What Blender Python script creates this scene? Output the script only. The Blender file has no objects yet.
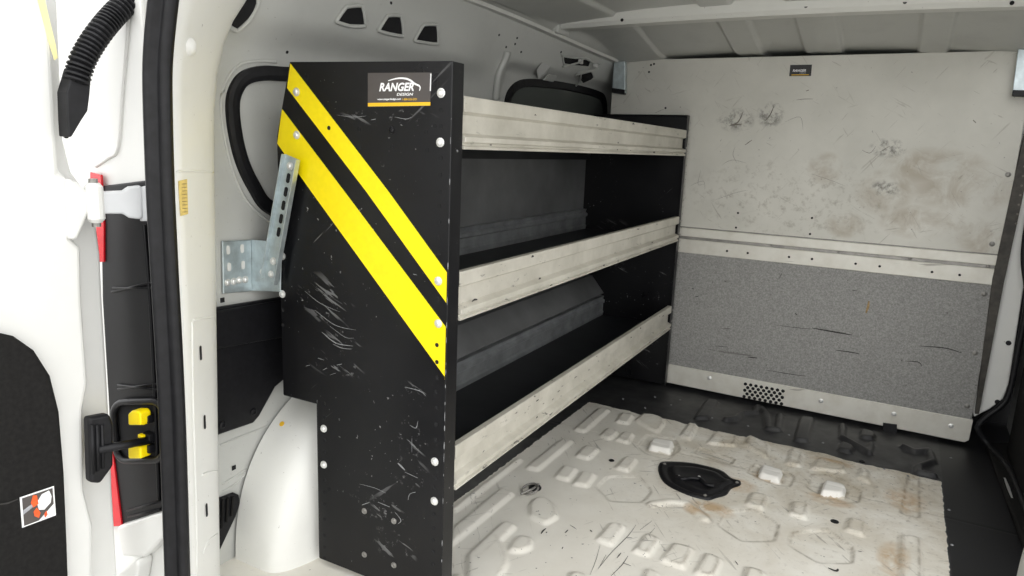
import bpy, bmesh, math, random
import numpy as np
from mathutils import Vector, Matrix
random.seed(7)
S = bpy.context.scene
C = S.collection

# ------------------------------------------------------------------ camera
CAM = np.array([-0.2576, -2.6819, 0.9218]); YAW, PIT, ROL, F = 0.5013, -0.1974, 0.0394, 703.15
def _axes():
    cy, sy, cp, sp = math.cos(YAW), math.sin(YAW), math.cos(PIT), math.sin(PIT)
    f = np.array([-sy*cp, cy*cp, sp]); r = np.array([cy, sy, 0.0]); u = np.cross(r, f)
    cr, sr = math.cos(ROL), math.sin(ROL)
    return cr*r+sr*u, -sr*r+cr*u, f
RR, UU, FF = _axes()
cam_d = bpy.data.cameras.new('camera'); cam_d.sensor_width = 36; cam_d.lens = F/1024*36
cam_d.clip_start = 0.02
cam = bpy.data.objects.new('camera', cam_d); C.objects.link(cam)
cam.matrix_world = Matrix(((RR[0], UU[0], -FF[0], CAM[0]), (RR[1], UU[1], -FF[1], CAM[1]),
                           (RR[2], UU[2], -FF[2], CAM[2]), (0, 0, 0, 1)))
S.camera = cam

# measuring on the photograph: where the sight line of a pixel meets a surface of the van
def ray(x, y): return RR*((x-512)/F) + UU*((288-y)/F) + FF
def onX(q, X): r = ray(*q); return CAM + r*((X-CAM[0])/r[0])
def onY(q, Y): r = ray(*q); return CAM + r*((Y-CAM[1])/r[1])
def onZ(q, Z=0.0): r = ray(*q); return CAM + r*((Z-CAM[2])/r[2])
def onP(q, p, n): r = ray(*q); n = np.array(n); return CAM + r*(np.dot(n, np.array(p)-CAM)/np.dot(n, r))
# the shelving's own frame: t along its length (0 far, -LEN near), o outwards from its front, z up
PHI, LEN = -0.0188, 1.612
ST = np.array([math.sin(PHI), math.cos(PHI), 0]); SO = np.array([math.cos(PHI), -math.sin(PHI), 0])
def SH(t, o, z): return np.array([-0.9907, -0.0298, 0]) + ST*t + SO*o + np.array([0, 0, z])
def onEnd(q, t=-LEN):
    p = onP(q, SH(t, 0, 0), ST); return float(np.dot(p-SH(t, 0, 0), SO)), float(p[2])

# ------------------------------------------------------------------ materials
def nt(name):
    m = bpy.data.materials.new(name); m.use_nodes = True
    t = m.node_tree; t.nodes.clear()
    o = t.nodes.new('ShaderNodeOutputMaterial'); b = t.nodes.new('ShaderNodeBsdfPrincipled')
    t.links.new(b.outputs[0], o.inputs[0])
    return m, t, b
def N(t, k, **kw):
    n = t.nodes.new(k)
    for a, v in kw.items():
        if a in n.inputs: n.inputs[a].default_value = v
        else: setattr(n, a, v)
    return n
def coords(t, scale=(1, 1, 1), rot=(0, 0, 0)):
    tc = N(t, 'ShaderNodeTexCoord'); mp = N(t, 'ShaderNodeMapping')
    mp.inputs['Scale'].default_value = scale; mp.inputs['Rotation'].default_value = rot
    t.links.new(tc.outputs['Object'], mp.inputs[0]); return mp.outputs[0]
def noise(t, scale, detail=4, rough=.55, co=None, dist=0):
    n = N(t, 'ShaderNodeTexNoise', Scale=scale, Detail=detail, Roughness=rough, Distortion=dist)
    t.links.new(co if co else coords(t), n.inputs['Vector']); return n.outputs['Fac']
def ramp(t, src, stops):
    r = N(t, 'ShaderNodeValToRGB'); e = r.color_ramp.elements
    while len(e) < len(stops): e.new(0.5)
    for i, (p, v) in enumerate(stops):
        e[i].position = p; e[i].color = (v, v, v, 1) if not isinstance(v, tuple) else (*v, 1)
    t.links.new(src, r.inputs[0]); return r.outputs[0]
def mix(t, fac, a, b):
    m = N(t, 'ShaderNodeMix', data_type='RGBA')
    if isinstance(fac, float): m.inputs[0].default_value = fac
    else: t.links.new(fac, m.inputs[0])
    for i, v in ((6, a), (7, b)):
        if isinstance(v, tuple): m.inputs[i].default_value = (*v, 1)
        else: t.links.new(v, m.inputs[i])
    return m.outputs[2]
def mth(t, op, a, b=0.0):
    m = N(t, 'ShaderNodeMath', operation=op, use_clamp=False)
    for i, v in ((0, a), (1, b)):
        if isinstance(v, (int, float)): m.inputs[i].default_value = v
        else: t.links.new(v, m.inputs[i])
    return m.outputs[0]
def bump(t, b, src, dist=.001, strength=.5):
    n = N(t, 'ShaderNodeBump', Distance=dist, Strength=strength); t.links.new(src, n.inputs['Height']); t.links.new(n.outputs[0], b.inputs['Normal'])
def plain(name, col, rough=.5, metal=0., var=.08, vs=30, spec=.5, coat=0.):
    m, t, b = nt(name)
    f = ramp(t, noise(t, vs), [(.35, 0.), (.7, 1.)])
    lo = tuple(c*(1-var) for c in col); hi = tuple(min(1, c*(1+var)) for c in col)
    t.links.new(mix(t, f, lo, hi), b.inputs['Base Color'])
    b.inputs['Roughness'].default_value = rough; b.inputs['Metallic'].default_value = metal
    b.inputs['Specular IOR Level'].default_value = spec; b.inputs['Coat Weight'].default_value = coat
    return m
def scratched(t, scale, thr, rot, stretch=9):
    """thin marks running along a turned axis: a 0/1 mask"""
    mp = N(t, 'ShaderNodeMapping'); mp.inputs['Scale'].default_value = (1, stretch, stretch)
    t.links.new(coords(t, (1, 1, 1), rot), mp.inputs[0])
    f = noise(t, scale, 3, .6, mp.outputs[0], .35)
    return ramp(t, f, [(thr, 0.), (thr+.02, 1.)])
def blob_mask(t, A, B, a, b, ra, rb, soft=.25):
    """1 inside an ellipse on two coordinates, fading to 0 at its rim"""
    p = mth(t, 'POWER', mth(t, 'DIVIDE', mth(t, 'SUBTRACT', A, a), ra), 2)
    q = mth(t, 'POWER', mth(t, 'DIVIDE', mth(t, 'SUBTRACT', B, b), rb), 2)
    return ramp(t, mth(t, 'ADD', p, q), [(soft, 1.), (1., 0.)])

def paint_white(name, col, dirt=.25):
    m, t, b = nt(name)
    f = ramp(t, noise(t, 9, 6, .65), [(.5, 0.), (.78, 1.)])
    c = mix(t, mth(t, 'MULTIPLY', f, dirt), col, tuple(v*.62 for v in col))
    sp = ramp(t, noise(t, 140, 2), [(.735, 0.), (.75, 1.)])
    c = mix(t, mth(t, 'MULTIPLY', sp, .5), c, (.18, .16, .14))
    t.links.new(c, b.inputs['Base Color']); b.inputs['Roughness'].default_value = .38
    return m
M = {}
M['paint'] = paint_white('white_body_paint', (.80, .80, .765), .12)
M['paint_clean'] = plain('clean_white_paint', (.70, .70, .675), .3, var=.01)
M['paint_shaded'] = paint_white('shaded_white_paint', (.50, .505, .48), .2)  # same white paint, darkened to put the side wall's shade into its colour
M['paint_mid'] = paint_white('interior_white_paint', (.64, .64, .60), .15)
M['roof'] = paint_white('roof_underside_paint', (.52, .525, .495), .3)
M['rubber'] = plain('black_rubber', (.009, .009, .0105), .5, var=.3, vs=60, spec=.3)
M['plastic'] = plain('black_moulded_plastic', (.007, .007, .0085), .42, var=.3, vs=90, spec=.3)
M['plastic_deep'] = plain('deep_black_plastic', (.003, .003, .004), .4, var=.3, vs=60, spec=.22)
M['hinge'] = plain('hinge_paint', (.52, .53, .54), .35, var=.02)
M['plastic_dull'] = plain('dull_black_plastic', (.010, .0095, .009), .75, var=.3, vs=140, spec=.2)
M['hole'] = plain('dark_opening', (.006, .006, .007), .9, var=.2)
M['zinc'] = plain('zinc_plated_steel', (.54, .61, .63), .36, .7, var=.14, vs=45)
M['bolt'] = plain('bright_bolt_steel', (.80, .80, .78), .3, .55, var=.1)
M['steel_dark'] = plain('dull_steel', (.30, .29, .27), .45, .6, var=.25)
M['yellow'] = plain('yellow_reflective_tape', (.93, .74, .0), .4, var=.03, vs=80)
M['yellow_plastic'] = plain('yellow_plastic', (.95, .72, .0), .35, var=.03)
M['steel_black'] = plain('dirty_dark_steel', (.055, .05, .042), .5, .3, var=.4, vs=40)
M['red'] = plain('red_lens', (.65, .01, .02), .15, var=.1)
M['label_dark'] = plain('label_dark_grey', (.075, .066, .062), .35, var=.05)
M['label_black'] = plain('label_black', (.012, .011, .011), .4, var=.1)
M['label_white'] = plain('label_white', (.88, .88, .88), .4, var=.02)
M['label_orange'] = plain('label_orange', (.88, .52, .02), .4, var=.02)
M['label_red'] = plain('label_red_orange', (.85, .11, .02), .4, var=.15, vs=200)
M['label_grey'] = plain('label_grey', (.40, .41, .44), .5, var=.2, vs=200)
M['label_yellow'] = plain('label_faded_yellow', (.80, .62, .22), .5, var=.15, vs=120)
M['wax'] = plain('yellow_sealant', (.90, .82, .40), .5, var=.05)
M['mark'] = plain('black_scuff', (.03, .028, .026), .7, var=.3, vs=200)
M['mark_white'] = plain('pale_scratch', (.24, .245, .25), .6, var=.3, vs=200)
M['mark_soft'] = plain('grey_scuff', (.16, .145, .12), .7, var=.3, vs=200)
M['mark_brown'] = plain('brown_smear', (.36, .24, .10), .7, var=.3, vs=100)
M['steel_shelf_grey'] = plain('grey_shelf_steel', (.25, .26, .265), .4, .35, var=.25, vs=14)
M['back_grey'] = plain('dark_grey_back_sheet', (.145, .148, .148), .5, .2, var=.25, vs=5)
M['asphalt'] = plain('pale_concrete_yard', (.42, .41, .39), .9, var=.15, vs=8)

def powder():
    m, t, b = nt('black_powder_coat')
    base = mix(t, ramp(t, noise(t, 6), [(.35, 0.), (.7, 1.)]), (.0035, .0035, .0045), (.007, .007, .008))
    sp = ramp(t, noise(t, 120, 2), [(.72, 0.), (.735, 1.)])
    rg = ramp(t, noise(t, 5, 3), [(.45, 0.), (.62, 1.)])
    k = mth(t, 'MULTIPLY', sp, mth(t, 'MULTIPLY', rg, .8))
    sc = scratched(t, 2.6, .70, (0, .7, 0), 16)
    k = mth(t, 'MAXIMUM', k, mth(t, 'MULTIPLY', sc, mth(t, 'MULTIPLY', rg, .35)))
    sx = N(t, 'ShaderNodeSeparateXYZ'); t.links.new(coords(t), sx.inputs[0]); reg = None
    for q, ra, rb in (((345, 340), .06, .035), ((335, 365), .08, .03), ((378, 508), .085, .035), ((410, 472), .05, .04), ((412, 440), .04, .05), ((385, 117), .12, .016), ((325, 300), .08, .06), ((395, 545), .06, .05), ((415, 395), .04, .03)):
        o, z = onEnd(q); p = SH(-LEN, o, z); m_ = blob_mask(t, sx.outputs[0], sx.outputs[2], float(p[0]), float(p[2]), ra, rb, .1); reg = m_ if reg is None else mth(t, 'MAXIMUM', reg, m_)
    fs = mth(t, 'MAXIMUM', scratched(t, 9, .60, (0, -.45, 0), 7), ramp(t, noise(t, 75, 5, .75), [(.60, 0.), (.66, 1.)]))
    k = mth(t, 'MAXIMUM', k, mth(t, 'MULTIPLY', mth(t, 'MULTIPLY', fs, reg), .38))
    t.links.new(mix(t, k, base, (.33, .33, .33)), b.inputs['Base Color'])
    b.inputs['Roughness'].default_value = .33; b.inputs['Specular IOR Level'].default_value = .32
    t.links.new(ramp(t, noise(t, 7, 5), [(.3, .27), (.75, .46)]), b.inputs['Roughness'])
    bump(t, b, noise(t, 500, 2), .0004, .15)
    return m
M['powder'] = powder()
M['tray'] = plain('black_tray_paint', (.011, .012, .014), .5, var=.4, vs=12)

def lipmat():
    m, t, b = nt('worn_grey_shelf_lip')
    f = ramp(t, noise(t, 8, 6, .65), [(.35, 0.), (.72, 1.)])
    c = mix(t, f, (.60, .575, .505), (.43, .41, .35))
    d = ramp(t, noise(t, 45, 4, .6, coords(t, (1, .5, 2))), [(.64, 0.), (.69, 1.)])
    g = ramp(t, noise(t, 3.5, 2), [(.42, 0.), (.58, 1.)])
    c = mix(t, mth(t, 'MULTIPLY', mth(t, 'MULTIPLY', d, g), .85), c, (.05, .045, .04))
    t.links.new(c, b.inputs['Base Color']); b.inputs['Roughness'].default_value = .42; b.inputs['Metallic'].default_value = .15
    return m
M['lip'] = lipmat()

def upper_panel_mat():
    m, t, b = nt('scuffed_grey_metal')
    f = ramp(t, noise(t, 3, 5, .6), [(.35, 0.), (.7, 1.)])
    c = mix(t, f, (.55, .54, .485), (.67, .655, .595))
    sepx = N(t, 'ShaderNodeSeparateXYZ'); t.links.new(coords(t), sepx.inputs[0])
    X, Z = sepx.outputs[0], sepx.outputs[2]
    # brown handled smears, a worn patch low on the right of the panel
    def at(q, rx, rz): p = onY(q, 0); return blob_mask(t, X, Z, float(p[0]), float(p[2]), rx, rz)
    sm = None
    for q, rx, rz in (((885, 190), .10, .09), ((935, 168), .17, .07), ((915, 222), .12, .06), ((960, 222), .07, .035), ((845, 225), .07, .05), ((960, 190), .16, .08), ((825, 168), .06, .06), ((990, 240), .1, .06)):
        m_ = at(q, rx, rz); sm = m_ if sm is None else mth(t, 'MAXIMUM', sm, m_)
    sm = mth(t, 'MULTIPLY', sm, ramp(t, noise(t, 11, 6, .65, None, .5), [(.40, 0.), (.60, 1.)]))
    c = mix(t, mth(t, 'MULTIPLY', sm, .72), c, (.37, .315, .24))
    dk = mth(t, 'MAXIMUM', mth(t, 'MAXIMUM', at((736, 120), .075, .045), at((770, 115), .05, .05)), mth(t, 'MAXIMUM', at((888, 148), .06, .035), at((885, 188), .05, .03)))
    dk = mth(t, 'MULTIPLY', dk, ramp(t, noise(t, 30, 5, .7, coords(t, (1, 1, 1), (0, .7, 0))), [(.47, 0.), (.60, 1.)]))
    c = mix(t, mth(t, 'MULTIPLY', dk, .8), c, (.12, .11, .095))
    gr = at((790, 200), .42, .16); gr = mth(t, 'MULTIPLY', gr, ramp(t, noise(t, 34, 6, .72), [(.52, 0.), (.66, 1.)]))
    c = mix(t, mth(t, 'MULTIPLY', gr, .5), c, (.22, .19, .14))
    for rot, s, th in (((0, .9, 0), 7.0, .65), ((0, -.5, 0), 8, .66), ((0, .3, 0), 7, .67), ((0, -1.0, 0), 6, .67)):
        k = scratched(t, s, th, rot, 15)
        k = mth(t, 'MULTIPLY', k, ramp(t, noise(t, 5, 3, .5, coords(t, (1, 1, 1.3))), [(.42, 0.), (.58, 1.)]))
        c = mix(t, mth(t, 'MULTIPLY', k, .38), c, (.20, .175, .135))
    sp = ramp(t, noise(t, 70, 3), [(.70, 0.), (.715, 1.)])
    c = mix(t, mth(t, 'MULTIPLY', sp, .5), c, (.10, .09, .08))
    t.links.new(c, b.inputs['Base Color']); b.inputs['Roughness'].default_value = .48; b.inputs['Metallic'].default_value = .1
    return m
M['upper'] = upper_panel_mat()
def lower_panel_mat():
    m, t, b = nt('speckled_grey_composite')
    f = ramp(t, noise(t, 190, 4, .8), [(.36, 0.), (.64, 1.)])
    c = mix(t, f, (.19, .188, .178), (.36, .355, .34))
    k = scratched(t, 3.2, .69, (0, .06, 0), 13)
    sp = ramp(t, noise(t, 60, 3), [(.72, 0.), (.735, 1.)])
    c = mix(t, mth(t, 'MULTIPLY', mth(t, 'MAXIMUM', k, sp), .7), c, (.06, .055, .05))
    t.links.new(c, b.inputs['Base Color']); b.inputs['Roughness'].default_value = .5
    bump(t, b, f, .0006, .4)
    return m
M['lower'] = lower_panel_mat()
def band_mat():
    m, t, b = nt('brushed_pale_strip')
    f = ramp(t, noise(t, 14, 5, .6), [(.4, 0.), (.72, 1.)])
    c = mix(t, f, (.70, .685, .62), (.60, .575, .505))
    k = scratched(t, 3, .68, (0, .1, 0), 10)
    c = mix(t, mth(t, 'MULTIPLY', k, .6), c, (.14, .12, .1))
    t.links.new(c, b.inputs['Base Color']); b.inputs['Roughness'].default_value = .4; b.inputs['Metallic'].default_value = .2
    return m
M['band'] = band_mat()

# floor: white overspray over a black pan; edges of the white field wander a little
XL, XR, YE = -1.19, -0.056, -0.352
def floor_mat():
    m, t, b = nt('two_tone_floor_paint')
    co = coords(t); s = N(t, 'ShaderNodeSeparateXYZ'); t.links.new(co, s.inputs[0])
    X, Y, Z = s.outputs
    w = mth(t, 'MULTIPLY', mth(t, 'SUBTRACT', noise(t, 7, 3), .5), .06)
    w2 = mth(t, 'MULTIPLY', mth(t, 'SUBTRACT', noise(t, 40, 2), .5), .012)
    ye = mth(t, 'ADD', mth(t, 'ADD', w, w2), YE)
    a = mth(t, 'LESS_THAN', Y, ye)
    a = mth(t, 'MULTIPLY', a, mth(t, 'GREATER_THAN', X, mth(t, 'ADD', w2, XL)))
    a = mth(t, 'MULTIPLY', a, mth(t, 'LESS_THAN', X, mth(t, 'ADD', w2, XR)))
    a = mth(t, 'MAXIMUM', a, mth(t, 'MULTIPLY', mth(t, 'LESS_THAN', Y, -1.45), mth(t, 'LESS_THAN', X, -1.1)))
    white = mix(t, ramp(t, noise(t, 4, 5, .6), [(.35, 0.), (.7, 1.)]), (.82, .795, .725), (.73, .70, .625))
    wr = N(t, 'ShaderNodeAttribute', attribute_name='wear')
    # grime, denser towards the front and the middle
    gy = N(t, 'ShaderNodeMapRange', clamp=True); t.links.new(Y, gy.inputs[0])
    gy.inputs[1].default_value = -1.25; gy.inputs[2].default_value = -.45; gy.inputs[3].default_value = .12; gy.inputs[4].default_value = 1.
    gx = N(t, 'ShaderNodeMapRange', clamp=True); t.links.new(X, gx.inputs[0])
    gx.inputs[1].default_value = -1.0; gx.inputs[2].default_value = -.6; gx.inputs[3].default_value = .12; gx.inputs[4].default_value = 1.
    reg = mth(t, 'MULTIPLY', gx.outputs[0], gy.outputs[0])
    st = ramp(t, noise(t, 8, 7, .68, None, .6), [(.36, 0.), (.62, 1.)])
    c = mix(t, mth(t, 'MULTIPLY', mth(t, 'MULTIPLY', st, reg), .68), white, (.42, .345, .23))
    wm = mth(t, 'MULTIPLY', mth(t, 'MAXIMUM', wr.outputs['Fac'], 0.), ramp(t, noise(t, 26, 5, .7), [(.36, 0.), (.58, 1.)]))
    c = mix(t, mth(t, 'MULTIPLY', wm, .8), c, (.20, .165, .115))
    def blob(x, y, r, r2=None):
        r2 = r2 or r
        aa = mth(t, 'POWER', mth(t, 'DIVIDE', mth(t, 'SUBTRACT', X, x), r), 2)
        e = mth(t, 'POWER', mth(t, 'DIVIDE', mth(t, 'SUBTRACT', Y, y), r2), 2)
        return ramp(t, mth(t, 'ADD', aa, e), [(.1, 1.), (1., 0.)])
    rust = None
    for q, r, r2 in (((712, 508), .07, .04), ((700, 512), .05, .03), ((738, 485), .06, .05), ((768, 476), .05, .05), ((830, 500), .07, .04), ((832, 462), .07, .03), ((905, 500), .06, .08), ((893, 560), .04, .1)):
        p = onZ(q); k = blob(float(p[0]), float(p[1]), r, r2); rust = k if rust is None else mth(t, 'MAXIMUM', rust, k)
    rn = ramp(t, noise(t, 20, 6, .65, None, .8), [(.32, 0.), (.56, 1.)])
    c = mix(t, mth(t, 'MULTIPLY', mth(t, 'MULTIPLY', rust, rn), .75), c, (.47, .29, .12))
    fine = ramp(t, noise(t, 60, 4, .7), [(.56, 0.), (.68, 1.)])
    c = mix(t, mth(t, 'MULTIPLY', mth(t, 'MULTIPLY', fine, reg), .55), c, (.15, .12, .085))
    for rot, sc, th in (((0, 0, .9), 6.5, .65), ((0, 0, -.55), 6, .67), ((0, 0, 2.1), 7, .66)):
        k = scratched(t, sc, th, rot, 12)
        k = mth(t, 'MULTIPLY', k, ramp(t, noise(t, 3.5, 3), [(.45, 0.), (.6, 1.)]))
        c = mix(t, mth(t, 'MULTIPLY', k, .55), c, (.16, .14, .11))
    sp = ramp(t, noise(t, 75, 2), [(.725, 0.), (.735, 1.)])
    c = mix(t, mth(t, 'MULTIPLY', sp, .75), c, (.06, .055, .05))
    c = mix(t, mth(t, 'LESS_THAN', wr.outputs['Fac'], -.3), c, (.84, .82, .77))
    blk = mix(t, ramp(t, noise(t, 20, 5), [(.4, 0.), (.7, 1.)]), (.018, .018, .0195), (.052, .052, .052))
    blk = mix(t, mth(t, 'GREATER_THAN', X, XR+.004), blk, (.011, .011, .012))
    t.links.new(mix(t, a, blk, c), b.inputs['Base Color'])
    t.links.new(mth(t, 'ADD', mth(t, 'MULTIPLY', a, -.03), .44), b.inputs['Roughness'])
    return m
M['floor'] = floor_mat()
def glass_mat():
    m, t, b = nt('dark_tinted_glass'); b.inputs['Base Color'].default_value = (.10, .108, .10, 1); b.inputs['Roughness'].default_value = .16
    return m
M['glass'] = glass_mat()

# ------------------------------------------------------------------ mesh helpers
V = lambda p: Vector((float(p[0]), float(p[1]), float(p[2])))
def BM(): return bmesh.new()
def box(bm, lo, hi):
    v = [bm.verts.new((x, y, z)) for x in (lo[0], hi[0]) for y in (lo[1], hi[1]) for z in (lo[2], hi[2])]
    for f in ((0, 1, 3, 2), (4, 6, 7, 5), (0, 4, 5, 1), (2, 3, 7, 6), (0, 2, 6, 4), (1, 5, 7, 3)): bm.faces.new([v[i] for i in f])
def prism(bm, pts, vec):
    a = [bm.verts.new(V(p)) for p in pts]; b = [bm.verts.new(V(p)+V(vec)) for p in pts]
    n = len(a); bm.faces.new(a); bm.faces.new(b[::-1])
    for i in range(n): bm.faces.new([a[i], b[i], b[(i+1) % n], a[(i+1) % n]])
def frame_of(d):
    d = V(d).normalized(); u = d.orthogonal().normalized(); return u, d.cross(u)
def lathe(bm, p, axis, prof, n=12):
    """prof: (radius, height along axis)"""
    p = V(p); d = V(axis).normalized(); u, w = frame_of(d); rings = []
    for r, h in prof:
        if r < 1e-6: rings.append([bm.verts.new(p+d*h)])
        else: rings.append([bm.verts.new(p+d*h+(u*math.cos(2*math.pi*k/n)+w*math.sin(2*math.pi*k/n))*r) for k in range(n)])
    for a, b in zip(rings, rings[1:]):
        for k in range(n):
            l = (k+1) % n
            if len(a) == 1 and len(b) == 1: continue
            if len(a) == 1: bm.faces.new([a[0], b[k], b[l]])
            elif len(b) == 1: bm.faces.new([a[k], a[l], b[0]])
            else: bm.faces.new([a[k], a[l], b[l], b[k]])
def smooth_path(pts, n=8, closed=False):
    P = [V(p) for p in pts]; out = []; m = len(P)
    for i in range(m if closed else m-1):
        if closed: a, b, c, d = P[i-1], P[i], P[(i+1) % m], P[(i+2) % m]
        else: a, b, c, d = P[max(i-1, 0)], P[i], P[i+1], P[min(i+2, m-1)]
        for k in range(n):
            s = k/n
            out.append(.5*((2*b)+(c-a)*s+(2*a-5*b+4*c-d)*s*s+(3*b-a-3*c+d)*s**3))
    if not closed: out.append(P[-1])
    return out
def sweep(bm, path, prof, up=(0, 0, 1), closed=False, cap=True):
    """prof: list of (side, up) offsets, a closed outline; up may be a vector or a list"""
    P = [V(p) for p in path]; n = len(P); rings = []
    for i in range(n):
        a = P[i-1] if (i or closed) else P[0]; b = P[(i+1) % n] if (i < n-1 or closed) else P[-1]
        d = (b-a).normalized(); u = V(up[i] if isinstance(up, list) else up); s = d.cross(u).normalized(); w = s.cross(d)
        sc = prof(i) if callable(prof) else prof
        rings.append([bm.verts.new(P[i]+s*x+w*y) for x, y in sc])
    m = len(rings[0])
    for i in range(n if closed else n-1):
        A, B = rings[i], rings[(i+1) % n]
        for k in range(m): bm.faces.new([A[k], A[(k+1) % m], B[(k+1) % m], B[k]])
    if cap and not closed: bm.faces.new(rings[0][::-1]); bm.faces.new(rings[-1])
def circ(r, n=10, rx=None): return [((rx or r)*math.cos(2*math.pi*k/n), r*math.sin(2*math.pi*k/n)) for k in range(n)]
def tube(bm, path, r, n=10, closed=False, up=(0.13, 0.21, 0.97)): sweep(bm, path, circ(r, n), up, closed)
def rounded(x0, y0, x1, y1, r, n=4):
    o = []
    for cx, cy, a in ((x1-r, y1-r, 0), (x0+r, y1-r, 90), (x0+r, y0+r, 180), (x1-r, y0+r, 270)):
        for k in range(n+1):
            t = math.radians(a+90*k/n); o.append((cx+r*math.cos(t), cy+r*math.sin(t)))
    return o
def obj(name, bm, mat, parent=None, bevel=0, smooth=False, seg=2):
    bmesh.ops.recalc_face_normals(bm, faces=bm.faces[:])
    me = bpy.data.meshes.new(name); bm.to_mesh(me); bm.free()
    me.materials.append(M[mat] if isinstance(mat, str) else mat)
    o = bpy.data.objects.new(name, me); C.objects.link(o)
    if smooth:
        me.polygons.foreach_set('use_smooth', [True]*len(me.polygons))
    if bevel:
        md = o.modifiers.new('bevel', 'BEVEL'); md.width = bevel; md.segments = seg; md.limit_method = 'ANGLE'; md.angle_limit = math.radians(35)
        md.harden_normals = False
    if parent: attach(o, parent)
    return o
def attach(o, parent):
    o.parent = parent
    if parent.type == 'EMPTY': o.matrix_parent_inverse = Matrix.Translation(parent.location).inverted()
def tag(o, label, cat=None, group=None, kind=None):
    o['label'] = label
    if cat: o['category'] = cat
    if group: o['group'] = group
    if kind: o['kind'] = kind
    return o
def thing(name, loc, label, cat, group=None):
    e = bpy.data.objects.new(name, None); e.location = V(loc); e.empty_display_size = .05; C.objects.link(e)
    return tag(e, label, cat, group)
def struct(o, label=None):
    o['kind'] = 'structure'
    if label: o['label'] = label
    return o
BOLT = [(0, 0), (.0095, 0), (.0095, .0015), (.0072, .002), (.0068, .0045), (.004, .0062), (0, .0065)]
def bolt(p, axis, parent, s=1.0, mat='bolt', name='bolt'):
    bm = BM(); lathe(bm, p, axis, [(r*s*.88, h*s) for r, h in BOLT], 12); return obj(name, bm, mat, parent, smooth=False)
def disc(bm, p, axis, r, h=.0006, n=12): lathe(bm, p, axis, [(0, -.0005), (r, -.0005), (r, h), (0, h)], n)
def stroke(bm, pts, normal, w, h=.0004):
    """a thin flat worn mark along a line on a surface, pointed at both ends"""
    n = V(normal).normalized(); P = [V(p)+n*.0003 for p in pts]; L = []
    for i in range(len(P)):
        d = (P[min(i+1, len(P)-1)]-P[max(i-1, 0)]).normalized(); s = d.cross(n)
        k = w*(.25+.75*math.sin(math.pi*(i+.35)/(len(P)-.3)))
        L.append((P[i]+s*k, P[i]-s*k))
    for (a, b), (c, d) in zip(L, L[1:]):
        q = [bm.verts.new(v) for v in (a, b, d, c)]; q2 = [bm.verts.new(v+n*h) for v in (a, b, d, c)]
        bm.faces.new(q2)
        for i in range(4): bm.faces.new([q[i], q[(i+1) % 4], q2[(i+1) % 4], q2[i]])

def strokes(name, items, fn, normal, mat, parent, h=.0004, k=1.0):
    for pts, w in items:
        bm = BM(); P = [V(fn(q)) for q in pts]; stroke(bm, smooth_path(P, 5) if len(P) > 2 else [P[0], P[0].lerp(P[1], .5), P[1]], normal, w*k, h); obj(name, bm, mat, parent)
def discs(name, places, axis, r, mat, parent, h=.0006, n=12):
    for p in places:
        bm = BM(); disc(bm, p, axis(p) if callable(axis) else axis, r, h, n); obj(name, bm, mat, parent)
# ------------------------------------------------------------------ floor
def grid_mesh(name, xs, ys, fn, mat):
    """regular mesh over xs, ys; fn(X, Y) -> three arrays"""
    A, B = np.meshgrid(xs, ys, indexing='ij'); x, y, z = fn(A, B)
    co = np.stack([x, y, z], -1).reshape(-1, 3); nx, ny = len(xs), len(ys)
    idx = np.arange(nx*ny).reshape(nx, ny)
    f = np.stack([idx[:-1, :-1], idx[1:, :-1], idx[1:, 1:], idx[:-1, 1:]], -1).reshape(-1, 4)
    me = bpy.data.meshes.new(name); me.from_pydata(co.tolist(), [], f.tolist()); me.update()
    me.polygons.foreach_set('use_smooth', [True]*len(me.polygons)); me.materials.append(M[mat])
    o = bpy.data.objects.new(name, me); C.objects.link(o); return o
def sstep(x, a, b):
    t = np.clip((x-a)/(b-a), 0, 1); return t*t*(3-2*t)
def inside(X, Y, poly):
    """distance inside a convex outline, negative outside"""
    P = np.array(poly); ar = 0
    for i in range(len(P)): a, b = P[i-1], P[i]; ar += a[0]*b[1]-b[0]*a[1]
    if ar < 0: P = P[::-1]
    d = None
    for i in range(len(P)):
        a, b = P[i-1], P[i]; e = b-a; L = np.hypot(*e)
        if L < 1e-6: continue
        k = (e[0]*(Y-a[1])-e[1]*(X-a[0]))/L
        # soft minimum keeps the stamped corners round
        d = k if d is None else -np.log(np.exp(-np.clip(d, -.2, .2)*260)+np.exp(-np.clip(k, -.2, .2)*260))/260
    return d
def nearpath(X, Y, pts):
    d = np.full(X.shape, 9.)
    for a, b in zip(pts, pts[1:]):
        a = np.array(a); b = np.array(b); e = b-a; t = np.clip(((X-a[0])*e[0]+(Y-a[1])*e[1])/(e@e), 0, 1)
        d = np.minimum(d, np.hypot(X-a[0]-t*e[0], Y-a[1]-t*e[1]))
    return d
HT = .008
px = lambda pts, z=HT: [tuple(onZ(q, z)[:2]) for q in pts]
RIBS = [[(453, 528), (502, 488), (512, 492), (452, 541)], [(576, 428), (600, 407.5), (608, 409), (584, 430)], [(528, 466), (562, 439), (571, 440), (537, 468)],
        [(902, 590), (902, 534), (919, 537), (921, 590)]]
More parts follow.
